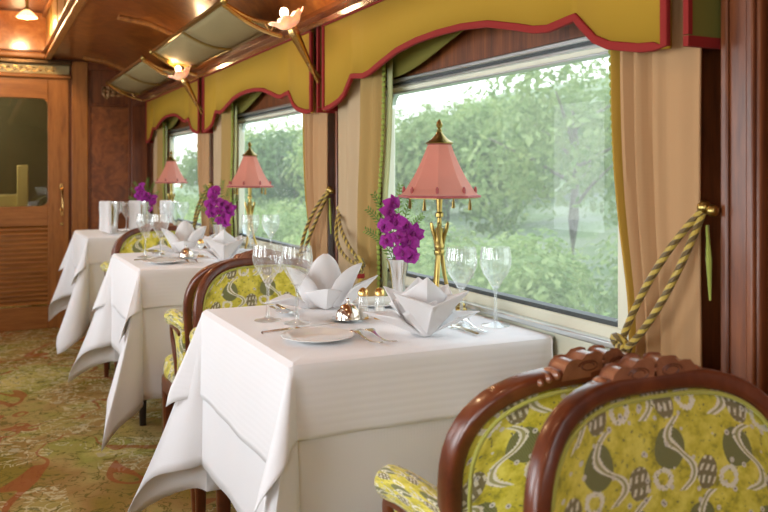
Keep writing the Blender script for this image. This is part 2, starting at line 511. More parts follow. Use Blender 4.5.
# transom frieze: cream glass strip with gilt scrollwork
fr = struct(MB().box(-.9, .59, YB-.02, YB, 1.88, 1.95).build('trim_5', simple('cream_frieze_glass', (.42, .34, .16), .2, coat=1), bevel=.003))
mb = MB()
for k in range(26):
    x = -.6+.043*k; s_ = 1 if k % 2 else -1
    mb.tube([(x+.018*cos(t)*(1-t/9), YB-.024, 1.915+s_*.022*sin(t)*(1-t/9)) for t in [i*.5 for i in range(13)]], .0035, 5)
mb.build('gilt_scrollwork', M['gold'], fr)
struct(MB().box(-.9, .60, YB-.045, YB, 1.85, 1.88).build('trim_6', M['wood_h'], bevel=.008))
struct(MB().box(-.9, .60, YB-.055, YB, 1.95, 1.985).build('trim_7', simple('dark_bronze_moulding', (.12, .07, .03), .25, .6), bevel=.008))
# door
dr = bpy.data.objects.new('door_1', None); col.objects.link(dr); dr.location = (0, YB, 0); struct(dr)
def loc_box(mb, x0, x1, y0, y1, z0, z1): return mb.box(x0, x1, y0, y1, z0, z1)
mb = MB(); mb.box(.44, DX1, -.02, .03, .0, DZ); mb.box(DX0, -.02, -.02, .03, 0, DZ)
stile = mb.build('door_stile', M['wood_door'], dr, bevel=.004)
mb = MB(); mb.box(-.02, .44, -.018, .028, 1.70, DZ); mb.box(-.02, .44, -.018, .028, .76, .905); mb.box(-.02, .44, -.018, .028, 0, .165)
mb.build('door_rail', M['wood_h'], dr, bevel=.004)
MB().box(-.02, .44, .0, .006, .905, 1.70).build('door_glass', M['door_glass'], dr)
mb = MB()
for x, z, s1, s2 in ((.44, 1.70, -1, -1), (.44, .905, -1, 1), (-.02, 1.70, 1, -1), (-.02, .905, 1, 1)):
    pts = [(x, z)] + [(x+s1*(.05-.05*sin(t*pi/10)), z+s2*(.05-.05*cos(t*pi/10))) for t in range(6)]
    n = len(pts); mb.add([(a, -.015, b) for a, b in pts]+[(a, .02, b) for a, b in pts], [tuple(range(n)), tuple(range(2*n-1, n-1, -1))]+[(i, (i+1) % n, n+(i+1) % n, n+i) for i in range(n)])
mb.build('glass_corner', M['wood_h'], dr)
mb = MB()
for k in range(17):
    z = .18+k*.0345
    mb.add([(-.02,-.016,z),(.44,-.016,z),(.44,.02,z+.03),(-.02,.02,z+.03),(-.02,-.016,z+.010),(.44,-.016,z+.010),(.44,.02,z+.04),(-.02,.02,z+.04)],
           [(0,3,2,1),(4,5,6,7),(0,1,5,4),(1,2,6,5),(2,3,7,6),(3,0,4,7)])
mb.build('louvre', M['wood_h'], dr)
mb = MB(); mb.tube([(.535, -.02, .87), (.535, -.06, .89), (.535, -.062, 1.02), (.535, -.02, 1.04)], .009, 10)
mb.box(.522, .548, -.026, -.02, .83, .89); mb.box(.522, .548, -.026, -.02, 1.02, 1.07); h = mb.build('door_handle', M['gold'], stile, bevel=.002)
MB().ball((.535, -.024, .77), .012).build('keyhole_plate', M['brass'], stile)
M['vest'] = simple('grey_green_paint', (.16, .17, .11), .5)
# vestibule seen through the door glass
struct(MB().box(-1.2, 1.25, YB+1.6, YB+1.65, 0, 2.3).build('wall_vestibule', M['vest']))
struct(MB().box(-1.2, -1.15, YB+.06, YB+1.6, 0, 2.3).build('wall_vestibule_left', M['vest']))
struct(MB().box(1.2, 1.25, YB+.06, YB+1.6, 0, 2.3).build('wall_vestibule_right', M['vest']))
struct(MB().box(-1.2, 1.25, YB+.06, YB+1.65, 2.3, 2.4).build('ceiling_vestibule', M['wood']))
struct(MB().box(-1.2, 1.25, YB+.0, YB+1.65, -.05, 0).build('floor_vestibule', M['carpet']))
tag(MB().box(.0, .36, YB+1.2, YB+1.58, 0, .96).box(.27, .36, YB+1.12, YB+1.2, .0, 1.22).build('reflection_block', simple('pale_yellow_reflection', (.95, .9, .5), .4, ), bevel=.01), 'pale yellow L shaped block added as the reflections in the door glass', 'reflection_block')  # block added to imitate pale yellow reflections in the door glass
light('vestibule_fill', 'POINT', (-.2, YB+.7, 1.9), 22, (1, .85, .6), .06)  # unseen light added to brighten the view through the door glass

# ceiling: lower vault right and left, clerestory recess
def vault(sgn, xc):
    prof = [(1.15, 1.70), (1.10, 1.78), (1.03, 1.865), (.94, 1.93), (.82, 1.975), (.66, 1.997), (.43, 2.0)]
    return [(x if sgn > 0 else -.0+xc-(x-xc), z) for x, z in prof]
mb = MB(); XCN = .03
for s_ in (1, -1):
    pr = vault(s_, XCN)
    vs = [(x, y, z) for y in (YR, YB) for x, z in pr]; n = len(pr)
    mb.add(vs, [(i, i+1, n+i+1, n+i) for i in range(n-1)])
mb.cur = 0
XR, XLc = .43, XCN-.40
mb.box(XLc, XR, YR, YB, 2.34, 2.37)
ceil_ = struct(mb.build('ceiling', M['burl_ceiling'], solid=0))
mb = MB(); mb.box(XR, XR+.02, YR, YB, 2.0, 2.36); mb.box(XLc-.02, XLc, YR, YB, 2.0, 2.36)
mb.build('clerestory_side', M['wood_y'], ceil_)
mb = MB(); mb.box(XR-.015, XR+.03, YR, YB, 1.985, 2.012); mb.box(XR-.03, XR, YR, YB, 2.03, 2.045); mb.box(XR-.03, XR, YR, YB, 2.30, 2.34)
struct(mb.build('trim_8', M['wood_door'], bevel=.006))
mb = MB(); mb.box(XLc-.03, XLc+.015, YR, YB, 1.985, 2.012); struct(mb.build('trim_9', M['wood_door'], bevel=.006))
# gilt fretwork panels in the clerestory side
mb = MB()
for k in range(9):
    y0 = 1.9+k*.52; 
    mb.box(XR-.010, XR-.001, y0, y0+.44, 2.065, 2.285)
mb.build('clerestory_panel', simple('gilt_clerestory_panel', (.55, .33, .08), .3, .7), ceil_, bevel=.01)
# end wall of the clerestory recess is the bulkhead: a burl panel with a gold moulding
struct(MB().box(XLc, XR, YB-.02, YB, 2.05, 2.33).build('trim_10', wood('orange_burl', (.28, .08, .015), (.45, .15, .03), (.6, .24, .06), burl=True, coat=.9, rough=.2), bevel=.004))
struct(MB().box(XLc, XR, YB-.05, YB, 1.99, 2.04).build('trim_11', M['wood_h'], bevel=.015))
# transverse ribs of the vault
for q, yr in enumerate((2.90, 4.62, 6.35)):
    pr = vault(1, XCN)[2:-1]
    pts = [(x, z) for x, z in pr]
    path = []
    for i in range(len(pts)-1):
        for j in range(4): path.append((lerp(pts[i][0], pts[i+1][0], j/4), yr, lerp(pts[i][1], pts[i+1][1], j/4)-.008))
    path.append((pts[-1][0], yr, pts[-1][1]-.008))
    for dy, r in ((0, .016), (.045, .010)):
        pass
    mb = MB(); mb.tube(path, .018, 10); mb.tube([(a, b+.05, c+.004) for a, b, c in path], .010, 8)
    struct(mb.build('trim_%d' % (12+q), M['wood_door']))
# cornice above the valances
prof = [(-.0, 0), (.0, .10), (-.035, .105), (-.045, .085), (-.10, .075), (-.115, .05), (-.105, .03), (-.13, .02), (-.13, .0)]
mb = MB(); n = len(prof)
mb.add([(XW+a, y, 1.665+b) for y in (YR, YB-.03) for a, b in prof], [(i, n+i, n+(i+1) % n, (i+1) % n) for i in range(n)]+[tuple(range(n)), tuple(range(2*n-1, n-1, -1))])
struct(mb.build('trim_15', M['wood_y'], bevel=.002))
# pilasters between windows with burl centre
for k in range(-1, 3):
    yc = 1.008+PITCH*k
    pz = struct(MB().box(1.15, XW, 1.0-.045+PITCH*k, 1.0+.035+PITCH*k, 0, 1.665).build('trim_%d' % (17+k), M['wood'], bevel=.006))
    mb = MB().box(1.140, 1.15, 1.0-.04+PITCH*k, 1.0-.025+PITCH*k, 0, 1.66); mb.box(1.143, 1.15, 1.0+.015+PITCH*k, 1.0+.030+PITCH*k, 0, 1.66)
    mb.build('pilaster_moulding', M['wood'], pz, bevel=.004)
struct(MB().box(1.165, XW, .2, .953, 0, 1.66).build('trim_20', M['burl'], bevel=.004))
# skirting
struct(MB().box(XW-.02, XW, YR, YB-.03, 0, .10).build('baseboard_right', M['wood'], bevel=.004))
struct(MB().box(.73, 1.15, YB-.045, YB-.03, 0, .10).build('baseboard_far', M['wood'], bevel=.004))

# windows
def window(k, i):
    yc = YC+PITCH*k
    r = bpy.data.objects.new('window_%d' % i, None); col.objects.link(r); r.location = (XW, yc, 0); struct(r)
    y0, y1 = -WH, WH
    mb = MB()   # frame ring
    a, b, z0, z1 = -WH+.035, WH-.035, .835, 1.405
    mb.box(-.004, .030, -WH, WH, z1, WZ1+.012); mb.box(-.004, .030, -WH, a, WZ0, z1); mb.box(-.004, .030, b, WH, WZ0, z1)
    mb.build('window_frame', M['cream_paint'], r, bevel=.004)
    mb = MB().box(-.022, .0, -WH-.01, WH+.01, WZ1+.004, WZ1+.016); mb.box(-.016, 0, -WH, WH, WZ1-.012, WZ1-.004); mb.box(-.004,.03,-WH,WH,z1-.004,z1+.004)
    mb.build('top_rail', M['steel'], r, bevel=.003)
    mb = MB().box(-.008, .0, -WH, WH, WZ1-.004, WZ1+.004); mb.box(.0, .03, a-.004, b+.004, z0-.006, z0+.004)
    mb.build('gasket', M['rubber'], r)
    mb = MB().box(-.006, .05, -WH, WH, WZ0, z0-.006)
    mb.build('bottom_rail', M['cream_paint'], r, bevel=.004)
    mb = MB().box(-.03, .0, -WH-.01, WH+.01, WZ0-.012, WZ0+.004)
    mb.build('sill_rail', M['steel'], r, bevel=.004)
    MB().box(-.012, .0, -WH-.02, WH+.02, WZ0-.075, WZ0-.012).build('sill', M['cream_paint'], r, bevel=.004)
    for yy_ in (-.46, .46):
        mb = MB(); mb.lathe([(.0, 0), (.010, 0), (.010, .003), (.007, .004), (.006, .001), (0, .001)], 16, cap=False)
        mb.v = [(-.012-z, yy_+x, WZ0-.045+y) for x, y, z in mb.v]
        mb.build('lock', M['rubber'], r)
    rr = .045; pts = []
    for cy, cz, a0 in ((b-rr, z1-rr, 0), (a+rr, z1-rr, 90), (a+rr, z0+rr, 180), (b-rr, z0+rr, 270)):
        for t in range(7): an = radians(a0+15*t); pts.append((cy+rr*cos(an), cz+rr*sin(an)))
    n = len(pts)
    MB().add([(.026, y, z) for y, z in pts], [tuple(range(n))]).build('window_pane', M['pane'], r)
    # corner fillets
    mb = MB()
    for (cy, cz, sy_, sz_) in ((b, z1, -1, -1), (a, z1, 1, -1), (a, z0, 1, 1), (b, z0, -1, 1)):
        q = [(cy, cz)] + [(cy+sy_*rr*(1-sin(t*pi/12)), cz+sz_*rr*(1-cos(t*pi/12))) for t in range(7)]
        m_ = len(q); mb.add([(.015, y, z) for y, z in q]+[(.03, y, z) for y, z in q], [tuple(range(m_)), tuple(range(2*m_-1, m_-1, -1))]+[(i_, (i_+1) % m_, m_+(i_+1) % m_, m_+i_) for i_ in range(m_)])
    mb.build('corner_fillet', M['steel'], r, smooth=False)
for k in range(3): window(k, k+1)

# ================================================================== VALANCES
near = ['beside the bare wood pillar, nearest the camera', 'over the middle table', 'nearest the end door']
def valance(k):
    yc = YC+.01+PITCH*k
    t = thing('valance', (0, yc, 0), 0, ['large mustard scalloped valance with red braid over the nearest window',
        'mustard scalloped valance with red braid over the middle window', 'smallest mustard scalloped valance with red braid, next to the end partition'][k], 'valance', 'mustard valances above the windows')
    S = [(0, 1.512), (.12, 1.509), (.24, 1.497), (.36, 1.470), (.42, 1.455), (.47, 1.449), (.56, 1.458), (.585, 1.435), (.62, 1.405), (.66, 1.388), (.74, 1.372), (.81, 1.367)]
    def zb(s):
        s = abs(s)
        for (a, za), (b, zb_) in zip(S, S[1:]):
            if s <= b: return lerp(za, zb_, (s-a)/(b-a))
        return S[-1][1]
    pts = sorted(set([-a for a, _ in S]+[a for a, _ in S]+[i*.81/24 for i in range(-24, 25)]))
    XF, TOP = 1.078, 1.672
    def strip(lo, hi, x, ys_):
        m = MB(); n = len(ys_)
        m.add([(x, y, lo(y)) for y in ys_]+[(x, y, hi(y)) for y in ys_], [(i, i+1, n+i+1, n+i) for i in range(n-1)]); return m
    m = strip(zb, lambda y: TOP, XF, pts); m.build('front_panel', M['mustard'], t, solid=.008, offs=0)
    # red braid along the bottom and sides
    path = [(XF-.004, y, zb(y)+.010) for y in pts]
    path = [(XF-.004, -.80, TOP)]+path[:1]+path[1:-1]+path[-1:]+[(XF-.004, .80, TOP)]
    path = [(XF-.004, -.803, 1.66), (XF-.004, -.803, 1.5), (XF-.004, -.803, 1.373)] + [(XF-.004, y, zb(y)+.005) for y in pts if abs(y) < .79] + [(XF-.004, .803, 1.373), (XF-.004, .803, 1.5), (XF-.004, .803, 1.66)]
    MB().sweep(path, rect(.017, .012), up=Vector((1, 0, 0))).build('red_braid', M['red_trim'], t)
    MB().box(XF-.010, XF, -.81, .81, 1.662, 1.674).build('top_braid', M['red_trim'], t)
    # side returns
    for s_ in (-1, 1):
        y = -.842 if s_ < 0 else .80; xa, xb = (XF+.004, XW-.001) if s_ < 0 else (XF+.014, 1.148)
        MB().box(xa+.004, xb-.003, y-.004, y+.004, 1.385, TOP).build('side_return', M['olive_cloth'], t)  # faces inward; its shade is put into the dark olive colour
        mb = MB(); x0, x1 = xa, xb
        mb.box(x0, x1, y-.006, y+.006, 1.367, 1.385); mb.box(x0, x0+.010, y-.006, y+.006, 1.387, TOP); mb.box(x1-.012, x1, y-.006, y+.006, 1.387, TOP)
        mb.build('return_braid', M['red_trim'], t)
    # olive inner lining curved up over the glass
    m = MB(); n = 20
    def lb(y): return 1.448 + .11*smooth((.42-y)/.62)
    yy2 = [.60-i*.82/n for i in range(n+1)]
    m.add([(XW-.035, y, lb(y)) for y in yy2]+[(XW-.035, y, 1.66) for y in yy2], [(i, i+1, n+2+i, n+1+i) for i in range(n)])
    m.build('inner_lining', M['olive_cloth'], t, solid=.004)
for k in range(3): valance(k)

# ================================================================== CURTAINS
def curtain(k, side, label):
    yw = YC+PITCH*k
    t = thing('curtain', (0, yw, 0), 0, label, 'curtain', 'beige curtains tied back beside the windows')
    yi, yo = (.435, .79) if side > 0 else (.600, .828)
    zt, zb = 1.50, .34
    ztie = .84
    def ye(b, inner):     # edge position over height
        z = lerp(zt, zb, b)
        pull = math.exp(-((z-ztie)/.30)**2)
        if inner: return yi + (.09 if side > 0 else .035)*pull
        return yo - .004*sin(b*5)
    def pos(a, b, x0=1.124):
        z = lerp(zt, zb, b); A, B = ye(b, True), ye(b, False)
        y = lerp(A, B, a)
        ph = a**.75*(34 if side < 0 else 24) + b*.9
        amp = .013*(1 - .85*smooth((a-.45)/.3)) if side < 0 else .011*(1-.5*a)
        x = x0 + amp*sin(ph) - .012*a*(1-a)*4
        x += .02*math.exp(-((z-ztie)/.18)**2)*(1-a)
        return (x, side*y, z)
    gi = .17 if side < 0 else .40
    MB().grid(lambda a, b: pos(lerp(gi, 1, a), b), 40, 40).build('curtain_panel', M['curtain'] if side < 0 else M['curtain_cream'], t, solid=.004)
    MB().grid(lambda a, b: pos(lerp(0, gi, a), b), 14, 40).build('gold_border', M['curtain_gold'] if side < 0 else M['curtain_tan'], t, solid=.004)
    if side > 0:
        mb = MB().grid(lambda a, b: (pos(0, b)[0]+.012, side*(ye(b, True)-lerp(.035, 0, a)), lerp(zt, zb, b)), 3, 40)
        mb.build('green_border', M['curtain_green'], t, solid=.003)
    mb = MB()
    n = 70
    for i in range(n):
        b = (i+.5)/n; z = lerp(zt, zb, b)
        if side > 0:
            mb.ball((pos(0, b)[0]-.002, side*(ye(b, True)-.002), z), .0065, 8, (1, 1, 1.3))
        elif i < 21:
            mb.ball((pos(0, b)[0]+.004, side*(ye(b, True)-.010), z), .0055, 8, (1, 1, 1.3))
    mb.build('bobble_fringe', M['fringe'], t)
    return t
curtain(0, -1, 'wide beige curtain at the right end of the nearest window')
curtain(0, 1, 'beige curtain with gold border and green bobbles left of the nearest window, behind the orchids')
curtain(1, -1, 'beige curtain at the right end of the middle window')
curtain(1, 1, 'pale curtain with green bobbles left of the middle window')
curtain(2, -1, 'beige curtain at the right end of the farthest window')
curtain(2, 1, 'pale curtain touching the end partition, left of the farthest window')

def bez(p0, p1, p2, p3, n=24):
    out = []
    for i in range(n+1):
        t = i/n; a = Vector(p0)*(1-t)**3+Vector(p1)*3*t*(1-t)**2+Vector(p2)*3*t*t*(1-t)+Vector(p3)*t**3; out.append(a)
    return out
def tieback(k, side, label):
    yw = YC+PITCH*k
    t = thing('curtain_tieback', (0, yw, 0), 0, label, 'tieback', 'gold cord tiebacks round the curtains')
    s_ = side
    kz = 0 if s_ < 0 else -.06; ky = 0 if s_ < 0 else -.03; knob = (1.128, s_*(.826+ky), 1.085+kz); kn = (1.072 if s_ < 0 else 1.085, s_*(.684 if s_ < 0 else .53), .832 if s_ < 0 else .868)
    m1 = ((knob[0]+kn[0])/2-.03, lerp(knob[1], kn[1], .3), lerp(knob[2], kn[2], .3)); m2 = (kn[0]-.012, lerp(knob[1], kn[1], .7), lerp(knob[2], kn[2], .68)-.01)
    mb = MB(); mb.tube(bez(knob, m1, m2, kn), .0066, 10)
    k2 = (knob[0]+.0, knob[1]+s_*-.0, knob[2]-.005)
    off = Vector((-.004, s_*.030, -.046))
    mb.tube(bez(Vector(k2), Vector(m1)+off*1.3, Vector(m2)+off, Vector(kn)+off*.25), .0066, 10)
    mb.build('twisted_cord', M['rope'], t)
    # knot and short hanging end
    mb = MB()
    c = Vector(kn)
    for q in range(3):
        mb.tube([c+Vector((.012*sin(a+q)*.9, .016*cos(a), .014*sin(a)*(1 if q else -1)-.010*q)) for a in [i*pi/6 for i in range(12)]], .0075, 8, closed=True)
    mb.build('knot', M['rope'], t)
    mb = MB(); mb.tube([c+Vector((0, s_*-.004, -.012)), c+Vector((0, s_*-.006, -.04)), c+Vector((.002, s_*-.004, -.075))], .011, 8)
    mb.build('cord_end', M['rope'], t)
    MB().tube([c+Vector((0, -s_*.006, -.038)), c+Vector((.001, -s_*.006, -.052))], .0125, 12).build('wrapping', simple('brown_binding', (.16, .05, .02), .6) if False else M['red_trim'], t)
    mb = MB(); mb.ball((1.132, s_*(.826+ky), 1.09+kz), .013); mb.ball((1.132, s_*(.845+ky), 1.085+kz), .011); mb.tube([(1.132,s_*(.835+ky),1.085+kz),(1.19,s_*(.842+ky),1.085+kz)],.005,8); mb.build('knob', M['brass'], t)
    mb = MB(); mb.tube([(1.13, s_*(.835+ky), 1.06+kz), (1.13, s_*(.838+ky), 1.0+kz), (1.133, s_*(.838+ky), .93+kz)], .0045, 8, scales=[.7, 1.2, .5]); mb.build('tassel', M['tassel'], t)
tieback(0, -1, 'gold twisted cord tying back the wide curtain at right')
tieback(0, 1, 'gold twisted cord round the curtain behind the nearest orchids')
tieback(1, -1, 'gold twisted cord round the curtain at the right end of the middle window')
tieback(1, 1, 'gold twisted cord round the curtain left of the middle window')
tieback(2, -1, 'gold twisted cord round the curtain right of the farthest window')

# ================================================================== LUGGAGE RACKS
def rack(k):
    y0 = 3.10+PITCH*k; L = 1.40
    t = thing('luggage_rack', (0, y0, 0), 0, ['larger brass luggage rack with woven mesh panels, above the middle window', 'farther brass luggage rack, beside the end partition'][k], 'luggage rack', 'brass luggage racks under the ceiling')
    A = Vector((1.055, 0, 1.735)); B = Vector((.82, 0, 1.80))
    P_ = lambda s, y, dz=0: Vector((lerp(A.x, B.x, s), y, lerp(A.z, B.z, s)-.022*sin(pi*s)+dz))
    for q in range(2):
        a, b = L*q/2+.01, L*(q+1)/2-.01
        MB().grid(lambda u, v: P_(lerp(.03, .97, u), lerp(a, b, v)), 8, 6, uvfn=lambda u, v: (u*.26, v*.68)).build('mesh_panel', M['rackmesh'], t, solid=.004)
    mb = MB()
    mb.tube([P_(1, -.02), P_(1, L+.02)], .010, 10)
    mb.ball(P_(1, -.03), .016); mb.ball(P_(1, L+.03), .016)
    mb.build('front_rail', M['brass'], t)
    mb = MB().tube([P_(0, 0), P_(0, L)], .007, 8)
    mb.build('back_rail', M['brass'], t)
    mb = MB()
    for y in (0, L/2, L): MB().tube([P_(i/8, y, -.004) for i in range(9)], .007, 8).build('cross_bar', M['brass'], t)
    for y in (-.01, L+.01):
        mb = MB()
        up = [P_(i/10, y, -.002) for i in range(11)]
        lo = [P_(i/10, y, -.022-.028*(1-i/10)**1.5+.014*(i/10)) for i in range(10)] + [P_(1, y, -.01)]
        mb.tube(up, .008, 8); mb.tube(lo, .009, 8)
        for i in (1, 3, 5, 7): mb.tube([up[i], lo[i+1] if i % 4 == 1 else lo[i-1]], .005, 6)
        mb.build('bracket', M['gold'], t)
for k in range(2): rack(k)

# ================================================================== SCONCES
def sconce(k):
    t = thing('wall_sconce', (1.075, 2.745+PITCH*k, 1.50), 0, ['lit torch shaped brass sconce with petal glass shade, between the nearest and middle windows', 'lit torch shaped brass sconce with petal glass shade, between the middle and farthest windows'][k], 'wall lamp', 'torch sconces on the pillars')
    top = Vector((-.10, 0, .155)); bot = Vector((.0, 0, -.03))
    mb = MB(); pts = [bot.lerp(top, i/12) for i in range(13)]
    sc2 = [.5, .9, .6, 1.3, 1.0, 1.2, 1.35, 1.5, 1.6, 1.75, 1.9, 2.2, 1.9]
    mb.tube(pts, .0095, 12, scales=sc2); mb.build('torch_stem', M['gold'], t)
    mb = MB(); mb.tube(bez((.075, 0, .0), (.03, 0, -.01), (.0, 0, -.02), (-.012, 0, .012), 10), .006, 8); mb.ball((.072, 0, 0), .018, 12, (.4, 1, 1)); mb.build('wall_bracket', M['brass'], t)
    # petal shade
    mb = MB()
    ax = (top-bot).normalized(); e1 = Vector((0, 1, 0)); e2 = ax.cross(e1)
    def pt(u, v):
        a = 2*pi*u; r = .016+.044*v**.6 + .008*v*cos(7*a)+.005*sin(v*9)*v; h = .004+.048*v - .012*v*v*(1-cos(7*a))*.6
        return top+ax*h+e1*(r*cos(a))+e2*(r*sin(a))
    mb.grid(pt, 56, 8, closed_u=True); mb.build('petal_shade', M['frost'], t, solid=.003)
    b = MB().ball(top+ax*.060, .016, 14, (1, 1, 1.2)).build('bulb', M['bulb'], t)
    l = light('sconce_light', 'POINT', (0, 0, 0), 1.3, (1, .68, .36), .025); l.location = top+ax*.105; l.parent = t
for k in range(2): sconce(k)

# ceiling lamps in the clerestory
def ceil_lamp(y, label):
    t = thing('ceiling_lamp', (.27, y, 2.34), 0, label, 'ceiling lamp', 'petal lamps in the raised ceiling')
    MB().lathe([(.05, 0), (.045, -.012), (.012, -.02), (.009, -.09), (.02, -.10), (.018, -.115)], 20).build('stem', M['brass'], t)
    def pt(u, v):
        a = 2*pi*u; r = .016+.045*v**.8 + .007*v*cos(8*a)
        return (r*cos(a), r*sin(a), -.105-.05*v)
    MB().grid(pt, 48, 6, closed_u=True).build('petal_shade', M['frost_lit'], t, solid=.003)
    MB().ball((0, 0, -.145), .022).build('bulb', M['bulb'], t)
    l = light('ceiling_lamp_light', 'POINT', (0, 0, -.20), 11, (1, .66, .34), .04); l.parent = t
ceil_lamp(6.0, 'lit petal glass lamp hanging in the raised ceiling before the end door')
for y in (3.4, 1.6): pass
light('cabin_fill', 'POINT', (.1, 3.3, 2.2), 9, (1, .72, .42), .05)  # unseen point lights added to brighten the cabin, no fittings modelled
light('cabin_fill', 'POINT', (.1, 1.4, 2.2), 7, (1, .78, .52), .05)
light('cabin_fill', 'POINT', (-.1, -.6, 2.15), 8, (1, .84, .64), .08)

# ================================================================== TABLES AND LINEN
TX0, TX1, TY, TZ = .540, 1.168, .356, .775
TYC = 1.88
XC = (TX0+TX1)/2
def drape(D_x, D_y, z0, amp, tip, seed, wob, lenvar=None, off=0.0):
    """perimeter-parametrised cloth hanging over a rectangular top; returns MB"""
    hx, hy = (TX1-TX0)/2+off, TY+off
    rnd = random.Random(seed)
    ph = [rnd.uniform(0, 6.28) for _ in range(8)]
    # outline param list: (base point, outward dir, radial length)
    items = []
    def side(p0, p1, nrm, D, n, s0):
        for i in range(n):
            a = i/n; p = Vector(p0).lerp(Vector(p1), a); items.append((p, Vector(nrm), D, 0.0, s0+a, min(a, 1-a)))
    def corner(c, n1, n2, D1, D2, k, s0, wall):
        for i in range(k):
            a = (i+.0)/k; f = a*pi/2
            r = 1/max(cos(f)/D1, sin(f)/D2)
            d = (Vector(n1)*cos(f)+Vector(n2)*sin(f)).normalized()
            if wall: d = Vector((0, n1[1] if n1[1] else n2[1]))
            out = sin(2*f)**1.3
            items.append((Vector(c), d, r, out*(.10 if wall else 1), s0+a, 0))
    def cn(f): return None
    side((-hx, hy), (-hx, -hy), (-1, 0), D_x, 26, 0)
    corner((-hx, -hy), (-1, 0), (0, -1), D_x, D_y, 22, 1, False)
    side((-hx, -hy), (hx, -hy), (0, -1), D_y, 24, 2)
    corner((hx, -hy), (0, -1), (1, 0), D_y, .012, 6, 3, True)
    side((hx, -hy), (hx, hy), (1, 0), .012, 8, 4)
    corner((hx, hy), (1, 0), (0, 1), .012, D_y, 6, 5, True)
    side((hx, hy), (-hx, hy), (0, 1), D_y, 24, 6)
    corner((-hx, hy), (0, 1), (-1, 0), D_y, D_x, 22, 7, False)
    N = len(items); R = 16; vs = []
    rad = .012
    # centre rings (top), then edge rounding, then hang
    rings = [0, .5, .9]
    for f in rings:
        for p, d, r, o, s_, e in items:
            q = p*f; vs.append((XC+q.x, q.y, z0))
    for j in range(R+1):
        v = j/R
        for i, (p, d, r, o, s_, e) in enumerate(items):
            L = r*v
            ang = radians(tip)*o
            # rounded shoulder then fall at angle
            if L < rad*1.57:
                t = L/rad; hxy = rad*sin(t)*.9; dz = rad*(1-cos(t))
            else:
                l2 = L-rad*1.57; hxy = rad*.9+l2*sin(ang)+l2*l2*.18*o; dz = rad+l2*cos(ang)
            wv = wob*v*(sin(s_*9+ph[0])*.6+sin(s_*21+ph[1])*.4) * (1 if r > .05 else .0)
            pinch = amp*o*v
            tang = Vector((-d.y, d.x))
            q = p*(1-rad/max(hx, hy)) + d*(hxy+wv+.004*v) + tang*(pinch*sin(s_*2*pi*2+ph[2])*.5)
            vs.append((XC+q.x, q.y, z0-dz))
    W = N; fs = []
    for j in range(len(rings)+R):
        for i in range(N):
            i2 = (i+1) % N
            if j == 0: fs.append((i, W+i, W+i2)); continue
            fs.append((j*W+i, (j+1)*W+i, (j+1)*W+i2, j*W+i2))
    m = MB(); m.add(vs, fs); return m
where = ['nearest', 'middle', 'farthest']
for k in range(3):
    yc = TYC+PITCH*k
    t = thing('dining_table', (0, yc, 0), 0, ['nearest dining table, almost hidden by its white cloth, under the nearest window', 'middle dining table, almost hidden by its white cloth, under the middle window', 'farthest dining table, almost hidden by its white cloth, next to the end partition'][k], 'table', 'cloth covered tables by the windows')
    MB().box(TX0+.012, TX1-.004, -TY+.012, TY-.012, TZ-.03, TZ-.004).build('tabletop', M['wood'], t, bevel=.003)
    for sx_ in (.66, 1.10):
        for sy_ in (-.27, .27):
            mb = MB(); mb.sweep([(sx_, sy_, 0), (sx_, sy_, .4), (sx_, sy_, TZ-.03)], rect(.04, .04), scales=[.7, 1, 1.1], up=Vector((0, 1, 0)))
            mb.build('leg', M['dark'], t)
    MB().box(.64, 1.12, -.29, .29, TZ-.09, TZ-.03).build('apron', M['dark'], t, bevel=.003)
    u = drape(.42, .50, TZ, .05, 17, 3+k, .004); o = u.build('tablecloth', M['linen'], solid=.0015, offs=1); o.location.y = yc
    tag(o, ['long white undercloth on the nearest table, hanging in pointed corners', 'long white undercloth on the middle table, hanging in pointed corners', 'long white undercloth on the farthest table beside the partition'][k], 'tablecloth', 'long white tablecloths')
    u = drape(.24, .155, TZ+.004, .02, 21, 9+k, .004, off=.004); o = u.build('table_topper', M['linen_top'], solid=.0015, offs=1); o.location.y = yc
    tag(o, ['short ribbed white topper laid over the cloth of the nearest table', 'short ribbed white topper laid over the cloth of the middle table', 'short white topper laid over the cloth of the farthest table'][k], 'tablecloth', 'short white table toppers')
TT = TZ+.0065   # surface height for things on the table

# ------------------------------------------------------------------ wine glass
def make_glass(h=.19, r=.038):
    t = thing('wine_glass')
    MB().lathe([(.0, .0), (r*.88, .0), (r*.9, .0015), (r*.5, .004), (.006, .010)], 28, cap=False).build('foot', M['crystal'], t)
    MB().lathe([(.006, .009), (.0038, .03), (.0035, h*.40), (.006, h*.47), (.0085, h*.485), (.004, h*.50)], 14, cap=False).build('stem', M['crystal'], t)
    pr = [(.002, .48), (.010, .50), (.45*r, .57), (.80*r, .67), (.98*r, .78), (1.0*r, .86), (.95*r, .94), (.90*r, 1.0)]
    pr = [(a, b*h) for a, b in pr]
    MB().lathe(pr, 64, cap=False, ribs=16, ribamp=.018).build('bowl', M['crystal'], t)
    return t
gl0 = make_glass()
spots = [(.643, .109, 'left of the pair at its aisle side'), (.695, .040, 'right of the pair at its aisle side'), (1.031, -.180, 'left of the pair by the window'), (1.115, -.200, 'right of the pair by the window')]
first = True
for k in range(3):
    for i, (x, dy, s_) in enumerate(spots):
        lab = 'ribbed stem wine glass on the %s table, %s' % (where[k], s_)
        if k == 2 and i < 2: x += .12
        loc = (x, TYC+dy+PITCH*k, TT)
        if first: g = gl0; g.location = loc; g['label'] = lab; g['category'] = 'wine glass'; g['group'] = 'ribbed wine glasses'; first = False
        else: dup(gl0, loc, None, lab)

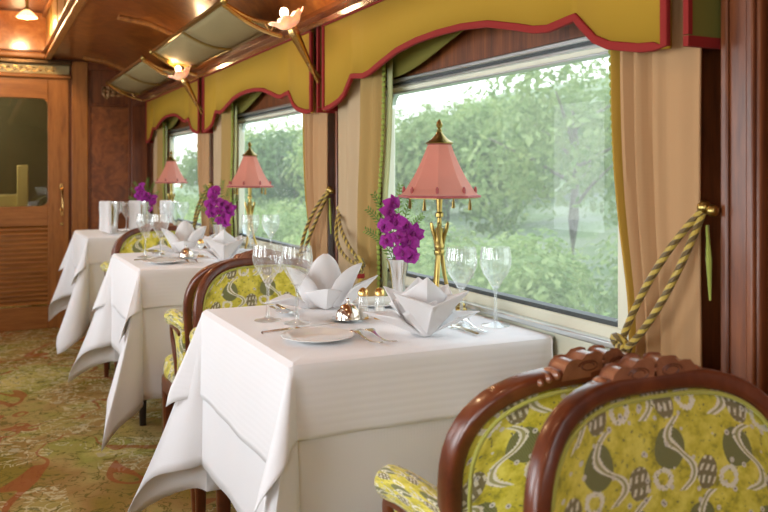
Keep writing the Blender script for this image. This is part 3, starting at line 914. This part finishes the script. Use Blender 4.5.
# ------------------------------------------------------------------ napkins
def petal(mb, base, az, lean, L, Wd, fold=.35, curl=.0, pw=1.0, roundtip=False):
    """an upright folded petal with a centre crease; az direction it leans to"""
    d = Vector((cos(az), sin(az), 0)); sd = Vector((-sin(az), cos(az), 0))
    def pt(u, v):
        s_ = (u-.5)*2
        if roundtip == 'd': wv = Wd*(.16+1.68*v if v < .5 else (1-(v-.5)/.5))
        elif roundtip: wv = Wd*(sin(pi*min(1, .12+v*.88))**.55 if v < .99 else .12)
        else: wv = Wd*((.55+.9*v) if v < .45 else (.955*(1-(v-.45)/.55)**pw))
        wv = max(wv, .002)
        a = lean+curl*v
        h = L*v
        c = Vector(base)+d*(h*sin(a))+Vector((0, 0, h*cos(a)))
        nrm = d*cos(a)-Vector((0, 0, sin(a)))
        return c+sd*(s_*wv/2)-nrm*(abs(s_)*wv*fold*(abs(s_) if roundtip is True else 1))
    mb.grid(pt, 8, 14)
def make_star_napkin():
    mb = MB(); R = radians
    for (bx, by), az, lean, L, W_, fo in (((0, -.035), -90, 3, .125, .135, .34), ((-.006, -.030), -158, 36, .120, .115, .30), ((.006, -.030), -22, 40, .125, .115, .30),
        ((-.01, -.02), 176, 66, .125, .085, .25), ((.01, -.02), 4, 68, .118, .085, .25), ((0, .012), 90, 10, .118, .135, .25),
        ((-.02, .01), 140, 34, .115, .12, .25), ((.02, .01), 40, 34, .115, .12, .25), ((0, -.036), -120, 20, .085, .10, .34), ((0, -.036), -60, 20, .085, .10, .34)):
        petal(mb, (bx, by, .002), R(az), R(lean), L, W_, fo, 0, 1.0, 'd')
    return mb.build('folded_napkin', M['napkin'], solid=.0025)
def make_lotus_napkin():
    mb = MB(); R = radians
    petal(mb, (0, .0, 0), R(-90), R(2), .140, .085, .25, 0, 1, True)
    petal(mb, (-.040, .01, 0), R(-150), R(24), .125, .085, .25, .1, 1, True)
    petal(mb, (.040, .0, 0), R(-40), R(20), .130, .085, .25, .1, 1, True)
    petal(mb, (0, .03, 0), R(90), R(10), .130, .09, .25, 0, 1, True)
    petal(mb, (.05, -.01, 0), R(-15), R(42), .115, .085, .3)
    petal(mb, (-.05, -.02, .003), R(-172), R(68), .100, .08, .3, .2)
    petal(mb, (0, -.02, 0), R(-90), R(34), .070, .11, .3)
    return mb.build('folded_napkin', M['napkin'], solid=.0025)
st = make_star_napkin(); lo = make_lotus_napkin()
for k in range(2):
    for src, x, dy, rz, s_ in ((st, .905, -.215, radians(-14), 'star folded white napkin standing at the near side of the %s table'), (lo, .84, .215, radians(-16), 'petal folded white napkin standing at the far side of the %s table')):
        o = src if k == 0 else src.copy()
        if k: col.objects.link(o)
        o.location = (x, TYC+dy+PITCH*k, TT+.001); o.rotation_euler.z = rz; o.scale = (1.12, 1.12, 1.06)
        tag(o, s_ % where[k], 'napkin', 'folded white napkins')

# ------------------------------------------------------------------ plates, cutlery, small items
def make_plate():
    t = MB().lathe([(0, .003), (.045, .003), (.05, .0045), (.076, .012), (.080, .013), (.080, .0145), (.075, .0135), (.050, .007), (.044, .0058), (0, .0055)], 48, cap=False)
    return t
pl = MB(); pl = make_plate().build('bread_plate', M['china'])
for k in range(2):
    for x, dy, s_ in ((.665, -.175, 'near'), (.99, .20, 'far')):
        if k == 0 and s_ == 'near': o = pl
        else: o = pl.copy(); col.objects.link(o)
        o.location = (x, TYC+dy+PITCH*k, TT-.001)
        tag(o, 'small white bread plate at the %s side of the %s table' % (s_, where[k]), 'plate', 'white bread plates')
def knife_mb(L=.20):
    mb = MB(); prof = []
    n = 24; vs = []
    for i in range(n+1):
        t = i/n; y = L*t
        if t < .48: w_ = .0055+.0025*sin(t/.48*pi*.6); h = .0035
        else: q = (t-.48)/.52; w_ = .0085*(1-q**4)+.0012; h = .0011
        z = .0035
        vs += [(-w_, y, z), (0, y, z+h), (w_, y, z), (0, y, z-h)]
    fs = [(4*i+j, 4*i+(j+1) % 4, 4*(i+1)+(j+1) % 4, 4*(i+1)+j) for i in range(n) for j in range(4)]+[(3, 2, 1, 0), (4*n, 4*n+1, 4*n+2, 4*n+3)]
    return mb.add(vs, fs)
def fork_mb(L=.20):
    mb = MB()
    hw = lambda t: .0060-.0034*smooth(t/.35) if t < .45 else (.0028+.0090*smooth((t-.45)/.22))
    hz = lambda t: .003+.010*smooth((t-.3)/.35)-.011*smooth((t-.65)/.35)+.006*(1-smooth(t/.25))
    n = 24
    mb.grid(lambda u, v: ((u-.5)*2*hw(v*.74), L*v*.74, hz(v*.74)), 4, n)
    for q in range(4):
        x = -.0092+.0061*q
        mb.grid(lambda u, v: (x+(u-.5)*.0036*(1-.4*v), L*(.73+.27*v), hz(.73+.27*v)), 2, 6)
    return mb
def spoon_mb(L=.19):
    mb = MB()
    hw = lambda t: .0060-.0034*smooth(t/.35) if t < .62 else .0028+.0165*sqrt(max(0, sin(pi*min(1, (t-.62)/.38+.0))))
    mb.grid(lambda u, v: ((u-.5)*2*hw(v), L*v, .004+.008*smooth((v-.3)/.3)-(.006*sin(pi*max(0, (v-.62)/.38))*(1-(2*u-1)**2) if v > .62 else 0)), 6, 32)
    return mb
kn = knife_mb().build('table_knife', M['silver'])
fk = fork_mb().build('table_fork', M['silver'], solid=.0016)
sp_ = spoon_mb(.17).build('spoon', M['silver'], solid=.0014)
cut = [(kn, 'knife', .555+.012, -.085, -78, .006, 'silver knife lying beside the bread plate, aisle side of the %s table'),
       (fk, 'fork', .762, -.300, 2, 0, 'left of two silver forks beside the star napkin on the %s table'),
       (fk, 'fork', .793, -.302, 0, 0, 'right of two silver forks beside the star napkin on the %s table'),
       (kn, 'knife', 1.012, -.29, -3, 0, 'silver knife at the window side of the star napkin on the %s table'),
       (sp_, 'spoon', 1.042, -.27, -6, 0, 'silver spoon at the window side of the star napkin on the %s table'),
       (kn, 'knife', .735, .31, 178, 0, 'silver knife at the aisle side of the petal napkin on the %s table'),
       (sp_, 'spoon', .712, .30, 176, 0, 'silver spoon at the aisle side of the petal napkin on the %s table')]
used = set()
for k in range(2):
    for src, cat, x, dy, deg, dz, s_ in cut:
        if id(src) not in used: o = src; used.add(id(src))
        else: o = src.copy(); col.objects.link(o)
        o.location = (x, TYC+dy+PITCH*k, TT+dz); o.rotation_euler = (0, 0, radians(deg))
        tag(o, s_ % where[k], cat, 'silver cutlery on the tables')
# shakers
def shaker():
    t = thing('shaker')
    MB().lathe([(0, 0), (.012, 0), (.0135, .004), (.0125, .055), (.010, .060)], 12, cap=False).build('glass_body', M['crystal'], t)
    MB().lathe([(.0, .003), (.0105, .003), (.0100, .030), (0, .030)], 12).build('contents', M['china'], t)
    MB().lathe([(0, 0), (.0142, 0), (.0142, .004), (.0125, .006)], 16).build('base_ring', M['gold'], t)
    MB().lathe([(.0115, .058), (.0135, .060), (.0135, .068), (.010, .074), (.004, .078), (0, .079)], 16).build('cap', M['gold'], t)
    return t
s0 = shaker()
for k in range(2):
    for i, (x, dy) in enumerate(((.868, .028), (.905, .010))):
        lab = '%s glass shaker with gilt cap on the %s table' % (['left', 'right'][i], where[k])
        if k == 0 and i == 0: o = s0; o.location = (x, TYC+dy, TT)
        else: o = dup(s0, (x, TYC+dy+PITCH*k, TT))
        tag(o, lab, 'shaker', 'salt and pepper shakers')
# butter dome
def dome():
    t = thing('butter_dish')
    MB().lathe([(0, .002), (.030, .002), (.040, .005), (.042, .007), (.030, .0055), (0, .005)], 32, cap=False).build('saucer', M['silver'], t)
    lid = MB().lathe([(.031, .006), (.031, .012), (.027, .026), (.018, .038), (.006, .044), (0, .045)], 32, cap=False).build('domed_lid', simple('silver_warm_reflection', (.84, .74, .62), .14, 1), t)  # warm orange reflection put into the silver colour
    mb = MB(); mb.ball((0, 0, .051), .006); mb.build('knob', M['silver'], [c for c in t.children][-1] if False else lid); return t
d0 = dome()
for k in range(2):
    o = d0 if k == 0 else dup(d0, (0, 0, 0))
    o.location = (.823, TYC+.02+PITCH*k, TT) if k == 0 else (.80, TYC+.0+PITCH*k, TT)
    tag(o, 'small domed silver butter dish before the petal napkin on the %s table' % where[k], 'dish', 'domed butter dishes')
tag(MB().lathe([(0, 0), (.012, 0), (.016, .006), (.015, .014), (.010, .018), (.012, .024), (.006, .030), (0, .031)], 20).build('brass_piece', M['brass'], loc=(1.128, TYC-.02, TT)), 'small round brass bell on the nearest table by the window rail', 'piece')  # small turned brass shape of unknown use

# ------------------------------------------------------------------ table lamps
def lamp():
    t = thing('table_lamp')
    for q in range(3):
        a = radians(90+120*q)
        path = bez((.0, 0, .16), (.006*cos(a), .006*sin(a), .10), (.012*cos(a), .012*sin(a), .05), (.048*cos(a), .048*sin(a), .004), 14)
        mb = MB(); mb.tube([(p.x+.006*cos(a), p.y+.006*sin(a), p.z) for p in path], .006, 8, scales=[1-.02*i for i in range(15)])
        mb.ball((.056*cos(a), .056*sin(a), .008), .008); mb.build('foot', M['brass'], t)
    MB().lathe([(.012, .150), (.014, .155), (.014, .163), (.012, .166), (.014, .169), (.014, .176), (.011, .182), (.009, .20), (.012, .222), (.006, .226), (.006, .25), (.011, .253), (.011, .262), (.007, .266), (.010, .31), (.009, .43), (.004, .44)], 20).build('stem', M['brass'], t)
    for q in range(4):
        a = radians(45+90*q)
        MB().tube([(r*cos(a), r*sin(a), z) for r, z in ((.010, .178), (.013, .20), (.019, .222), (.022, .236), (.021, .240))], .0045, 8, scales=[.8, 1.1, 1.2, 1, .5]).build('leaf_scroll', M['brass'], t)
    # octagonal concave shade
    zb, zt = .306, .446
    n = 8; prof = [(.106, zb), (.088, zb+.020), (.068, zb+.052), (.050, zb+.088), (.038, zb+.116), (.029, zt)]
    shd = MB().lathe(prof, n, cap=False).build('lamp_shade', M['shade'], t, solid=.002, smooth=False)
    mb = MB()
    ring = [(.107*cos(2*pi*i/n), .107*sin(2*pi*i/n), zb+.001) for i in range(n)]; mb.tube(ring, .0035, 8, closed=True)
    mb.build('lower_trim', M['shade_trim'], shd); mb = MB(); ring = [(.0295*cos(2*pi*i/n), .0295*sin(2*pi*i/n), zt) for i in range(n)]; mb.tube(ring, .0032, 8, closed=True)
    mb.build('upper_trim', M['shade_trim'], shd); mb = MB()
    for i in range(n):      # drop shaped tabs at the panel seams
        a = 2*pi*i/n; MB().ball((.095*cos(a), .095*sin(a), zb+.016), .0075, 8, (.6, .6, 1.5)).build('seam_tab', M['shade_trim'], shd)
    mb = MB().lathe([(.101, zb-.004), (.104, zb-.004), (.104, zb-.001), (.101, zb-.001)], 8); mb.build('shade_rim', M['brass'], shd)
    for i in range(8):
        a = 2*pi*(i+.5)/n
        if i % 2 == 0:
            mb = MB(); mb.tube([(.088*cos(a), .088*sin(a), zb-.004), (.088*cos(a), .088*sin(a), zb-.018), (.088*cos(a), .088*sin(a), zb-.034)], .005, 6, scales=[.3, .8, 1]); mb.build('tassel', M['brass'], shd)
    MB().lathe([(.0, zt-.002), (.036, zt), (.037, zt+.003), (.022, zt+.013), (.012, zt+.024), (.006, zt+.032), (.007, zt+.036), (.004, zt+.041), (.008, zt+.046), (.009, zt+.051), (.004, zt+.062), (0, zt+.066)], 24).build('finial', M['brass'], t)
    return t
lp = lamp()
for k in range(3):
    o = lp if k == 0 else dup(lp, (0, 0, 0))
    o.location = (1.093, TYC+.034+PITCH*k, TT); o.rotation_euler.z = radians(12)
    tag(o, 'brass table lamp with pink panelled shade on the %s table' % where[k], 'table lamp', 'pink shaded table lamps')

# ------------------------------------------------------------------ vases with orchids
def vase():
    t = thing('bud_vase')
    MB().lathe([(0, 0), (.026, 0), (.027, .003), (.014, .012), (.012, .022), (.017, .05), (.023, .09), (.030, .125), (.034, .132), (.032, .132), (.027, .122), (.02, .09), (.012, .04), (0, .03)], 32, cap=False).build('vase_body', M['silver'], t)
    MB().lathe([(.033, .130), (.0355, .133), (.033, .135)], 32, cap=False).build('rim', M['silver'], t); return t
def blossom_mb():
    mb = MB()
    for q in range(5):
        a = radians(90+72*q); L = .026 if q in (0, 2, 3) else .030; W_ = .011 if q in (0, 2, 3) else .017
        d = Vector((cos(a), 0, sin(a))); s_ = Vector((-sin(a), 0, cos(a)))
        mb.grid(lambda u, v: d*(L*v)+s_*((u-.5)*2*W_*sin(pi*min(.97, .08+v*.9))**.7)+Vector((0, -.006*sin(v*pi)-.004*(2*u-1)**2+.010*v*v, 0)), 4, 6)
    mb.cur = 1
    mb.ball((0, -.008, -.004), .006, 8, (.8, 1.4, 1.2)); mb.ball((0, -.004, .004), .004, 8)
    return mb
bl = None
def orchids(seed):
    global bl
    rnd = random.Random(seed)
    t = thing('orchid_spray')
    for s_ in range(2):
        dx = (-.035, .03)[s_]; top = Vector((dx*1.0, -.012, .085+.05*(1-s_)))
        path = bez((0, 0, -.06), (dx*.2, 0, .02), (dx*.8, 0, .07), top, 12)
        MB().tube(path, .002, 6).build('stem', M['stem'], t)
    pos = [(-.040, -.022, .125), (-.020, -.030, .100), (-.048, -.012, .090), (.006, -.028, .088), (.030, -.030, .070), (-.020, -.038, .060), (.040, -.020, .048), (.012, -.040, .045), (-.010, -.042, .018), (.016, -.040, .008), (-.045, -.02, .050), (-.028, -.018, .150), (.050, -.01, .075)]
    for i, p in enumerate(pos):
        if bl is None: o = blossom_mb().build('blossom', [M['orchid'], M['orchid_lip']], t); bl = o
        else: o = bl.copy(); col.objects.link(o); o.parent = t
        o.location = p; o.rotation_euler = (rnd.uniform(-.7, .5), rnd.uniform(-.5, .5), radians(-25)+rnd.uniform(-.8, .8)); s_ = rnd.uniform(.85, 1.1); o.scale = (s_, s_, s_)
    return t
def fern(seed, spread=1.0):
    rnd = random.Random(seed); t = thing('fern_sprig')
    for q, (dx, dy, h) in enumerate(((-.075, .01, .12), (-.055, .02, .155), (.055, .03, .15), (-.085, 0, .07), (.075, .02, .10), (.02, .03, .175))):
        path = bez((0, 0, -.05), (dx*.2, dy*.3, h*.4), (dx*.6, dy, h*.8), (dx, dy, h), 16); mb = MB().tube(path, .0013, 5)
        for i in range(4, 17):
            p = path[i]; tn = (path[min(16, i+1)]-path[i-1]).normalized()
            for sg in (-1, 1):
                sd = tn.cross(Vector((0, 1, 0))).normalized()*sg; L = .024*(1-.55*i/17)
                d = (sd*.8+tn*.6).normalized(); n_ = tn.cross(d)
                b = d.cross(Vector((0, 1, 0))).normalized()*.0022
                mb.add([p, p+d*L*.5+b, p+d*L, p+d*L*.5-b], [(0, 1, 2, 3)])
        mb.build('frond', M['fern'], t, smooth=False)
    return t
v0 = vase(); f0 = fern(2)
vpos = [(1.030, TYC+.15), (.985, TYC+PITCH+.15), (.945, TYC+2*PITCH+.12)]
for k, (x, y) in enumerate(vpos):
    o = v0 if k == 0 else dup(v0, (0, 0, 0)); o.location = (x, y, TT)
    tag(o, 'silver trumpet bud vase holding orchids on the %s table' % where[k], 'vase', 'silver bud vases')
    ob = orchids(11+k); ob.location = (x, y, TT+.135)
    tag(ob, 'spray of magenta orchids in the vase on the %s table' % where[k], 'flower', 'magenta orchid sprays')
    of = f0 if k == 0 else dup(f0, (0, 0, 0)); of.location = (x, y, TT+.135); of.scale = (1.15, 1.15, 1.12)
    tag(of, 'green feathery fern sprigs behind the orchids on the %s table' % where[k], 'plant', 'fern sprigs with the orchids')

# ------------------------------------------------------------------ wine coolers on the farthest table
def cooler():
    t = thing('wine_cooler')
    MB().lathe([(0, 0), (.040, 0), (.043, .004), (.046, .05), (.052, .13), (.058, .185), (.061, .19), (.058, .19), (.050, .13), (.044, .05), (0, .01)], 36, cap=False).build('bucket', M['silver'], t)
    for sg in (-1, 1):
        MB().tube([(sg*(.055+.012*sin(a)), 0, .155+.012*cos(a)) for a in [i*pi/4 for i in range(8)]], .003, 6, closed=True).build('ring_handle', M['silver'], t)
    return t
def cloth_over():
    mb = MB()
    def pt(u, v):      # strip going over the rim and down the outside, slightly flared
        a = radians(-165+ u*75)
        if v < .12: r, z = .050, .15+(v/.12)*.045
        elif v < .2: q = (v-.12)/.08; r, z = .050+.016*q, .195+.004*sin(pi*q)
        else: q = (v-.2)/.8; r, z = .066-.008*q+.008*q*q+.004*sin(u*9), .195-.17*q-.02*q*u
        return (r*cos(a), r*sin(a), z)
    mb.grid(pt, 14, 24); return mb
c0 = cooler(); n0 = cloth_over().build('draped_napkin', M['napkin'], solid=.002)
for i, (x, dy) in enumerate(((.70, -.08), (.875, -.06), (1.055, -.10))):
    y = TYC+2*PITCH+dy
    nm = ['left', 'middle', 'right'][i]+('most' if i != 1 else '')
    o = c0 if i == 0 else dup(c0, (0, 0, 0)); o.location = (x, y, TT)
    tag(o, '%s of the three silver wine coolers on the farthest table' % nm, 'wine cooler', 'silver wine coolers')
    o = n0 if i == 0 else n0.copy()
    if i: col.objects.link(o)
    o.location = (x, y, TT); tag(o, 'white napkin hung over the rim of the %s wine cooler on the farthest table' % nm, 'napkin', 'napkins on the wine coolers')

# ================================================================== CHAIRS
def chair_outline(hw, zt, zlow, n=26):
    zs = zt-.165; pts = [(-hw*.93, zlow), (-hw*.97, lerp(zlow, zs, .5))]
    for i in range(n+1):
        a = pi-pi*i/n; c, q = cos(a), sin(a)
        pts.append((hw*abs(c)**.62*(1 if c > 0 else -1), zs+(zt-zs)*abs(q)**.80))
    pts += [(hw*.97, lerp(zlow, zs, .5)), (hw*.93, zlow)]
    return pts
def back_y(u, z, hw): return .055*abs(u/hw)**2.4 - (z-.42)*.07
def make_chair(zt=.850):
    t = thing('dining_chair'); hw = .216
    out = chair_outline(hw, zt, .40)
    path = [(u, back_y(u, z, hw), z) for u, z in out]
    MB().sweep(path, rect(.026, .040, .3), up=Vector((0, 1, 0))).build('back_frame', M['chair_wood'], t)
    inn = [(u*.90, lerp(.445, z, 1) - (.030 if z > .5 else 0)) for u, z in out]
    # upholstered inside and outside of the back: grids clipped to the outline
    def zt_at(u):
        best = None
        for (a, za), (b, zb) in zip(out, out[1:]):
            if za > .60 and zb > .60 and min(a, b)-1e-6 <= u <= max(a, b)+1e-6 and abs(b-a) > 1e-6:
                z = lerp(za, zb, (u-a)/(b-a)); best = z if best is None else max(best, z)
        return best if best else zt-.12
    hwi = hw-.012
    for nm, off, blg in (('inner_upholstery', .004, .030), ('outer_upholstery', -.004, -.016)):
        def pt(a, b):
            s_ = 2*a-1; u = hwi*s_*(1-.05*(1-b))
            zz = zt_at(u*.999)-.010
            z = lerp(.44, zz, b)
            e = (1-abs(s_)**4)*(1-(2*b-1)**6)
            return (u, back_y(u, z, hw)+off+blg*e, z)
        MB().grid(pt, 30, 22, uvfn=lambda a, b: ((2*a-1)*hwi+.33, b*.40+.11)).build(nm, M['fabric'], t)
    for nm, off in (('inner_piping', .020), ('outer_piping', -.021)):
        pp = []
        for (u, z) in out:
            c = Vector((0, .62)); v = Vector((u, z))-c; L = v.length; q = c+v*((L-.017)/L)
            pp.append((q.x, back_y(q.x, q.y, hw)+off, q.y))
        MB().tube(pp, .0033, 8).build(nm, M['piping'], t)
    # carved crest
    yb = back_y(0, zt, hw)
    for s_ in (-1, 1):
        out2 = [(.001, -.004), (.001, .017), (.006, .024), (.014, .026), (.030, .024), (.037, .018), (.042, .016), (.050, .018), (.060, .017), (.067, .011), (.071, .004), (.074, -.006)]
        z0 = zt+.006; n = len(out2); mb = MB()
        mb.add([(s_*u, yb-.019, z0+z) for u, z in out2]+[(s_*u, yb+.019, z0+z) for u, z in out2], [tuple(range(n)), tuple(range(2*n-1, n-1, -1))]+[(i, (i+1) % n, n+(i+1) % n, n+i) for i in range(n)])
        cr = mb.build('carved_scroll', M['carve_lit'], t, bevel=.003)
        for yy_ in (-.019, .019):
            ln = MB()
            ln.tube([(s_*(.024+.019*cos(a)*(1-a/20)+.004), yb+yy_, z0+.009+.0085*sin(a)*(1-a/20)) for a in [i*.5 for i in range(20)]], .0012, 6)
            ln.build('incised_line', M['chair_wood'], cr)
        for j in range(3):
            MB().ball((s_*(.082+.013*j), yb, zt+.005-.0045*j), .0105-.0012*j, 10, (.75, 1.9, .9)).build('carved_bead', M['carve_lit'], t)
    MB().ball((0, yb, zt+.018), .010, 10, (.6, 2.1, 1.2)).build('crest_bud', M['carve_lit'], t)
    # seat
    mb = MB()
    def pts_(a, b):
        an = 2*pi*a; ca, sa = cos(an), sin(an)
        x = .235*abs(ca)**.35*(1 if ca > 0 else -1); y = .225+.205*abs(sa)**.35*(1 if sa > 0 else -1)
        x *= 1-.10*(1-(y)/.43)
        if b < .35: k_ = 1+.02*sin(b/.35*pi); z = .40+.055*(b/.35); return (x*k_, .225+(y-.225)*k_, z)
        q = (b-.35)/.65; k_ = cos(q*pi/2)**.5 if q < 1 else 0; return (x*k_, .225+(y-.225)*k_, .455+.035*sin(q*pi/2))
    mb.grid(pts_, 40, 12, closed_u=True, uvfn=lambda a, b: (pts_(a, b)[0]+.3+pts_(a, b)[2]*.6, pts_(a, b)[1]+pts_(a, b)[2])); mb.build('seat', M['fabric'], t)
    ring = []
    for i in range(40):
        an = 2*pi*i/40; ca, sa = cos(an), sin(an)
        x = .232*abs(ca)**.35*(1 if ca > 0 else -1); y = .225+.203*abs(sa)**.35*(1 if sa > 0 else -1); x *= 1-.10*(1-y/.43); ring.append((x, y, .375))
    MB().sweep(ring, rect(.028, .052, .25), closed=True, up=Vector((0, 0, 1))).build('seat_rail', M['chair_wood'], t)
    for sx_ in (-1, 1):
        MB().sweep([(sx_*.205, .405, .36), (sx_*.205, .408, .2), (sx_*.203, .41, 0)], rect(.042, .042), scales=[1.1, .85, .55], up=Vector((0, 1, 0))).build('leg', M['chair_wood'], t)
        MB().sweep([(sx_*.205, .012, .42), (sx_*.203, .0, .30), (sx_*.20, -.004, .15), (sx_*.198, -.015, 0)], rect(.040, .042), scales=[1, .95, .8, .6], up=Vector((0, 1, 0))).build('leg', M['chair_wood'], t)
        # padded arm with scrolled front, wood support and upholstered side
        ax_ = sx_*.226
        arm = bez((ax_*.93, .045, .635), (ax_, .10, .648), (ax_*1.03, .17, .655), (ax_*1.05, .215, .640), 14)
        MB().tube(arm, .028, 16, scales=[.7]+[.9]*3+[1]*7+[1.02, 1, .85, .5]).build('arm_pad', M['fabric'], t)
        sup = bez((ax_*1.01, .19, .625), (ax_*1.0, .245, .58), (ax_*.95, .15, .50), (ax_*.93, .21, .40), 12)
        MB().sweep(sup, rect(.030, .026), up=Vector((1, 0, 0))).build('arm_support', M['chair_wood'], t)
        rail = [Vector((ax_*1.01, p.y, p.z-.030)) for p in arm[1:-2]]
        MB().sweep(rail, rect(.030, .014), up=Vector((0, 0, 1))).build('arm_rail', M['chair_wood'], t)
        def sidep(a, b):
            y = lerp(.03, .195-.045*sin(b*pi), a); z = lerp(.42, .62, b); return (ax_*(.93+.07*b)+sx_*.008*sin(pi*a)*sin(pi*b), y, z)
        MB().grid(sidep, 8, 8, uvfn=lambda a, b: (a*.17, b*.2)).build('arm_side_upholstery', M['fabric'], t, solid=.018)
    return t
ch = make_chair()
names = ['the nearest pair of back to back chairs', 'the pair of chairs between the nearest and middle tables', 'the pair of chairs between the middle and farthest tables']
for k in range(3):
    a = ch if k == 0 else dup(ch, (0, 0, 0))
    a.location = (.835, 1.018+PITCH*k, 0); a.rotation_euler.z = 0
    tag(a, ['lime brocade armchair drawn up to the nearest table, its dark back to the camera', 'lime brocade armchair drawn up to the near side of the middle table', 'lime brocade armchair drawn up to the near side of the farthest table'][k], 'chair', 'lime brocade dining armchairs')
    b = dup(ch, (0, 0, 0))
    b.location = (.816, .835+PITCH*k, 0); b.rotation_euler.z = pi; b.scale = (1.02, .71, 1.02)
    tag(b, ['lime brocade armchair facing the camera at lower right, nearest of all', 'lime brocade armchair facing the camera behind the nearest table', 'lime brocade armchair facing the camera behind the middle table'][k], 'chair', 'lime brocade dining armchairs')

# ================================================================== OUTSIDE
def gz(x, y):
    d = max(0, x-6)
    return -1.05 + .018*sin(x*.7)*sin(y*.5) + .10*max(0, x-13)+ .0035*max(0, x-13)**2
mb = MB().grid(lambda a, b: (lerp(1.7, 60, a), lerp(-6, 90, b), gz(lerp(1.7, 60, a), lerp(-6, 90, b))), 60, 60)
tag(mb.build('ground', M['ground']), 'grass and pale gravel beside the track', 'ground')
bpy.data.objects['ground']['kind'] = 'structure'
def crown(seed, n, rx, rz, leaf, lobes):
    rnd = random.Random(seed); mb = MB(); L = []
    for q in range(lobes):
        a = rnd.uniform(0, 2*pi); e = rnd.uniform(-.5, .9); rr = rnd.uniform(.35, .75)
        L.append((Vector((rx*rr*cos(a)*cos(e), rx*rr*sin(a)*cos(e), rz*rr*sin(e))), rnd.uniform(.3, .55)*rx))
    for i in range(n):
        c, r = L[i % lobes]
        v = Vector((rnd.gauss(0, 1), rnd.gauss(0, 1), rnd.gauss(0, 1))).normalized()*r*rnd.uniform(.6, 1.05)
        p = c+v; s_ = leaf*rnd.uniform(.6, 1.3)
        nrm = (v.normalized()+Vector((rnd.uniform(-.7, .7), rnd.uniform(-.7, .7), rnd.uniform(-.2, .9)))).normalized()
        t1 = nrm.orthogonal().normalized(); t2 = nrm.cross(t1)
        a = rnd.uniform(0, pi); d1 = t1*cos(a)+t2*sin(a); d2 = nrm.cross(d1)
        mb.add([p-d1*s_, p-d2*s_*.45+nrm*.1*s_, p+d1*s_, p+d2*s_*.45+nrm*.1*s_], [(0, 1, 2, 3)])
    return mb
def tree(seed, H, rx, rz, n, leaf, mat, lobes=9):
    t = thing('tree'); rnd = random.Random(seed)
    mb = MB(); mb.tube([(0, 0, -.3), (.1, 0, H*.35), (.0, .1, H*.7), (.1, 0, H*.95)], .13, 8, scales=[1.2, .9, .6, .2])
    for q in range(7):
        a = q*2.4; z = H*(.4+.07*q)
        mb.tube([(.05, 0, z), (rx*.4*cos(a), rx*.4*sin(a), z+.5), (rx*.8*cos(a), rx*.8*sin(a), z+.9)], .05, 6, scales=[1, .7, .3])
    mb.build('trunk', M['bark'], t)
    c = crown(seed, n, rx, rz, leaf, lobes).build('crown', mat, t, smooth=False); c.location = (0, 0, H-rz*.45)
    return t
protos = [tree(1, 3.3, 2.3, 2.4, 7000, .12, M['leaf_a'], 18), tree(2, 3.7, 2.4, 2.8, 7000, .12, M['leaf_b'], 18), tree(3, 3.9, 2.3, 2.6, 3000, .11, M['leaf_a'], 18), tree(4, 3.0, 2.3, 2.2, 7000, .12, M['leaf_c'], 16)]
def bush(seed, mat):
    t = thing('bush')
    crown(seed, 3600, 1.3, .9, .07, 11).build('foliage', mat, t, smooth=False, loc=(0, 0, .55))
    MB().tube([(0, 0, -.3), (0, .05, .6)], .05, 6).build('stem', M['bark'], t); return t
bp = [bush(21, M['leaf_b']), bush(22, M['leaf_a']), bush(23, M['leaf_b'])]
rnd = random.Random(5)
def place(proto_list, used_, i, az, dist, s_, label, cat, group):
    x, y = dist*sin(radians(az)), dist*cos(radians(az))
    if i not in used_: o = proto_list[i]; used_.add(i)
    else: o = dup(proto_list[i], (0, 0, 0))
    o.location = (x, y, gz(x, y)); o.rotation_euler = (0, 0, rnd.uniform(0, 6)); o.scale = (s_, s_, s_)
    tag(o, label, cat, group)
def place(proto_list, used_, i, x, y, s_, label, cat, group):
    if i not in used_: o = proto_list[i]; used_.add(i)
    else: o = dup(proto_list[i], (0, 0, 0))
    o.location = (x, y, gz(x, y)); o.rotation_euler = (0, 0, rnd.uniform(0, 6)); o.scale = (s_, s_, s_)
    tag(o, label, cat, group)
ut = set()
T = [(0, 10.4, 8, .9), (2, 10.4, 13, .95), (0, 10.4, 18, .95), (1, 10.4, 23.5, .9), (3, 10.4, 29, 1.0), (1, 10.4, 34.5, .95), (0, 10.4, 40, 1.0),
     (3, 16.0, 12, .95), (2, 16.0, 17.6, 1.05), (1, 16.0, 23.5, 1.0), (0, 16.0, 29.5, 1.05), (3, 16.0, 36, 1.1), (1, 16.0, 43, 1.1),
     (1, 21.8, 22, 1.05), (3, 21.8, 29, 1.15), (0, 21.8, 37, 1.15), (2, 21.8, 16, 1.1)]
for i, x, y, s_ in T:
    place(protos, ut, i, x, y, s_, ['blurred mid green tree outside the windows', 'blurred bright green tree outside the windows', 'sparse tree with pale sky showing through, outside the nearest window', 'blurred dark green tree outside the windows'][i], 'tree', ['mid green trees outside', 'bright green trees outside', 'sparse trees outside', 'dark green trees outside'][i])
ub = set()
for q in range(13):
    i = (q+1) % 3
    place(bp, ub, i, 7.9+rnd.uniform(-.1, .1), 8.0+q*2.9, rnd.uniform(.9, 1.05), 'blurred %s bush before the trees outside' % ('light green' if i != 1 else 'mid green'), 'bush', ['light green bushes before the trees', 'mid green bushes before the trees', 'light green bushes before the trees'][i])
for q in range(15):
    i = q % 3
    place(bp, ub, i, 5.2+rnd.uniform(-.1, .1), 4.9+q*2.75, rnd.uniform(.88, 1.0), 'blurred %s bush at the foot of the trees outside' % ('light green' if i != 1 else 'mid green'), 'bush', ['light green bushes outside', 'mid green bushes outside', 'light green bushes outside'][i])
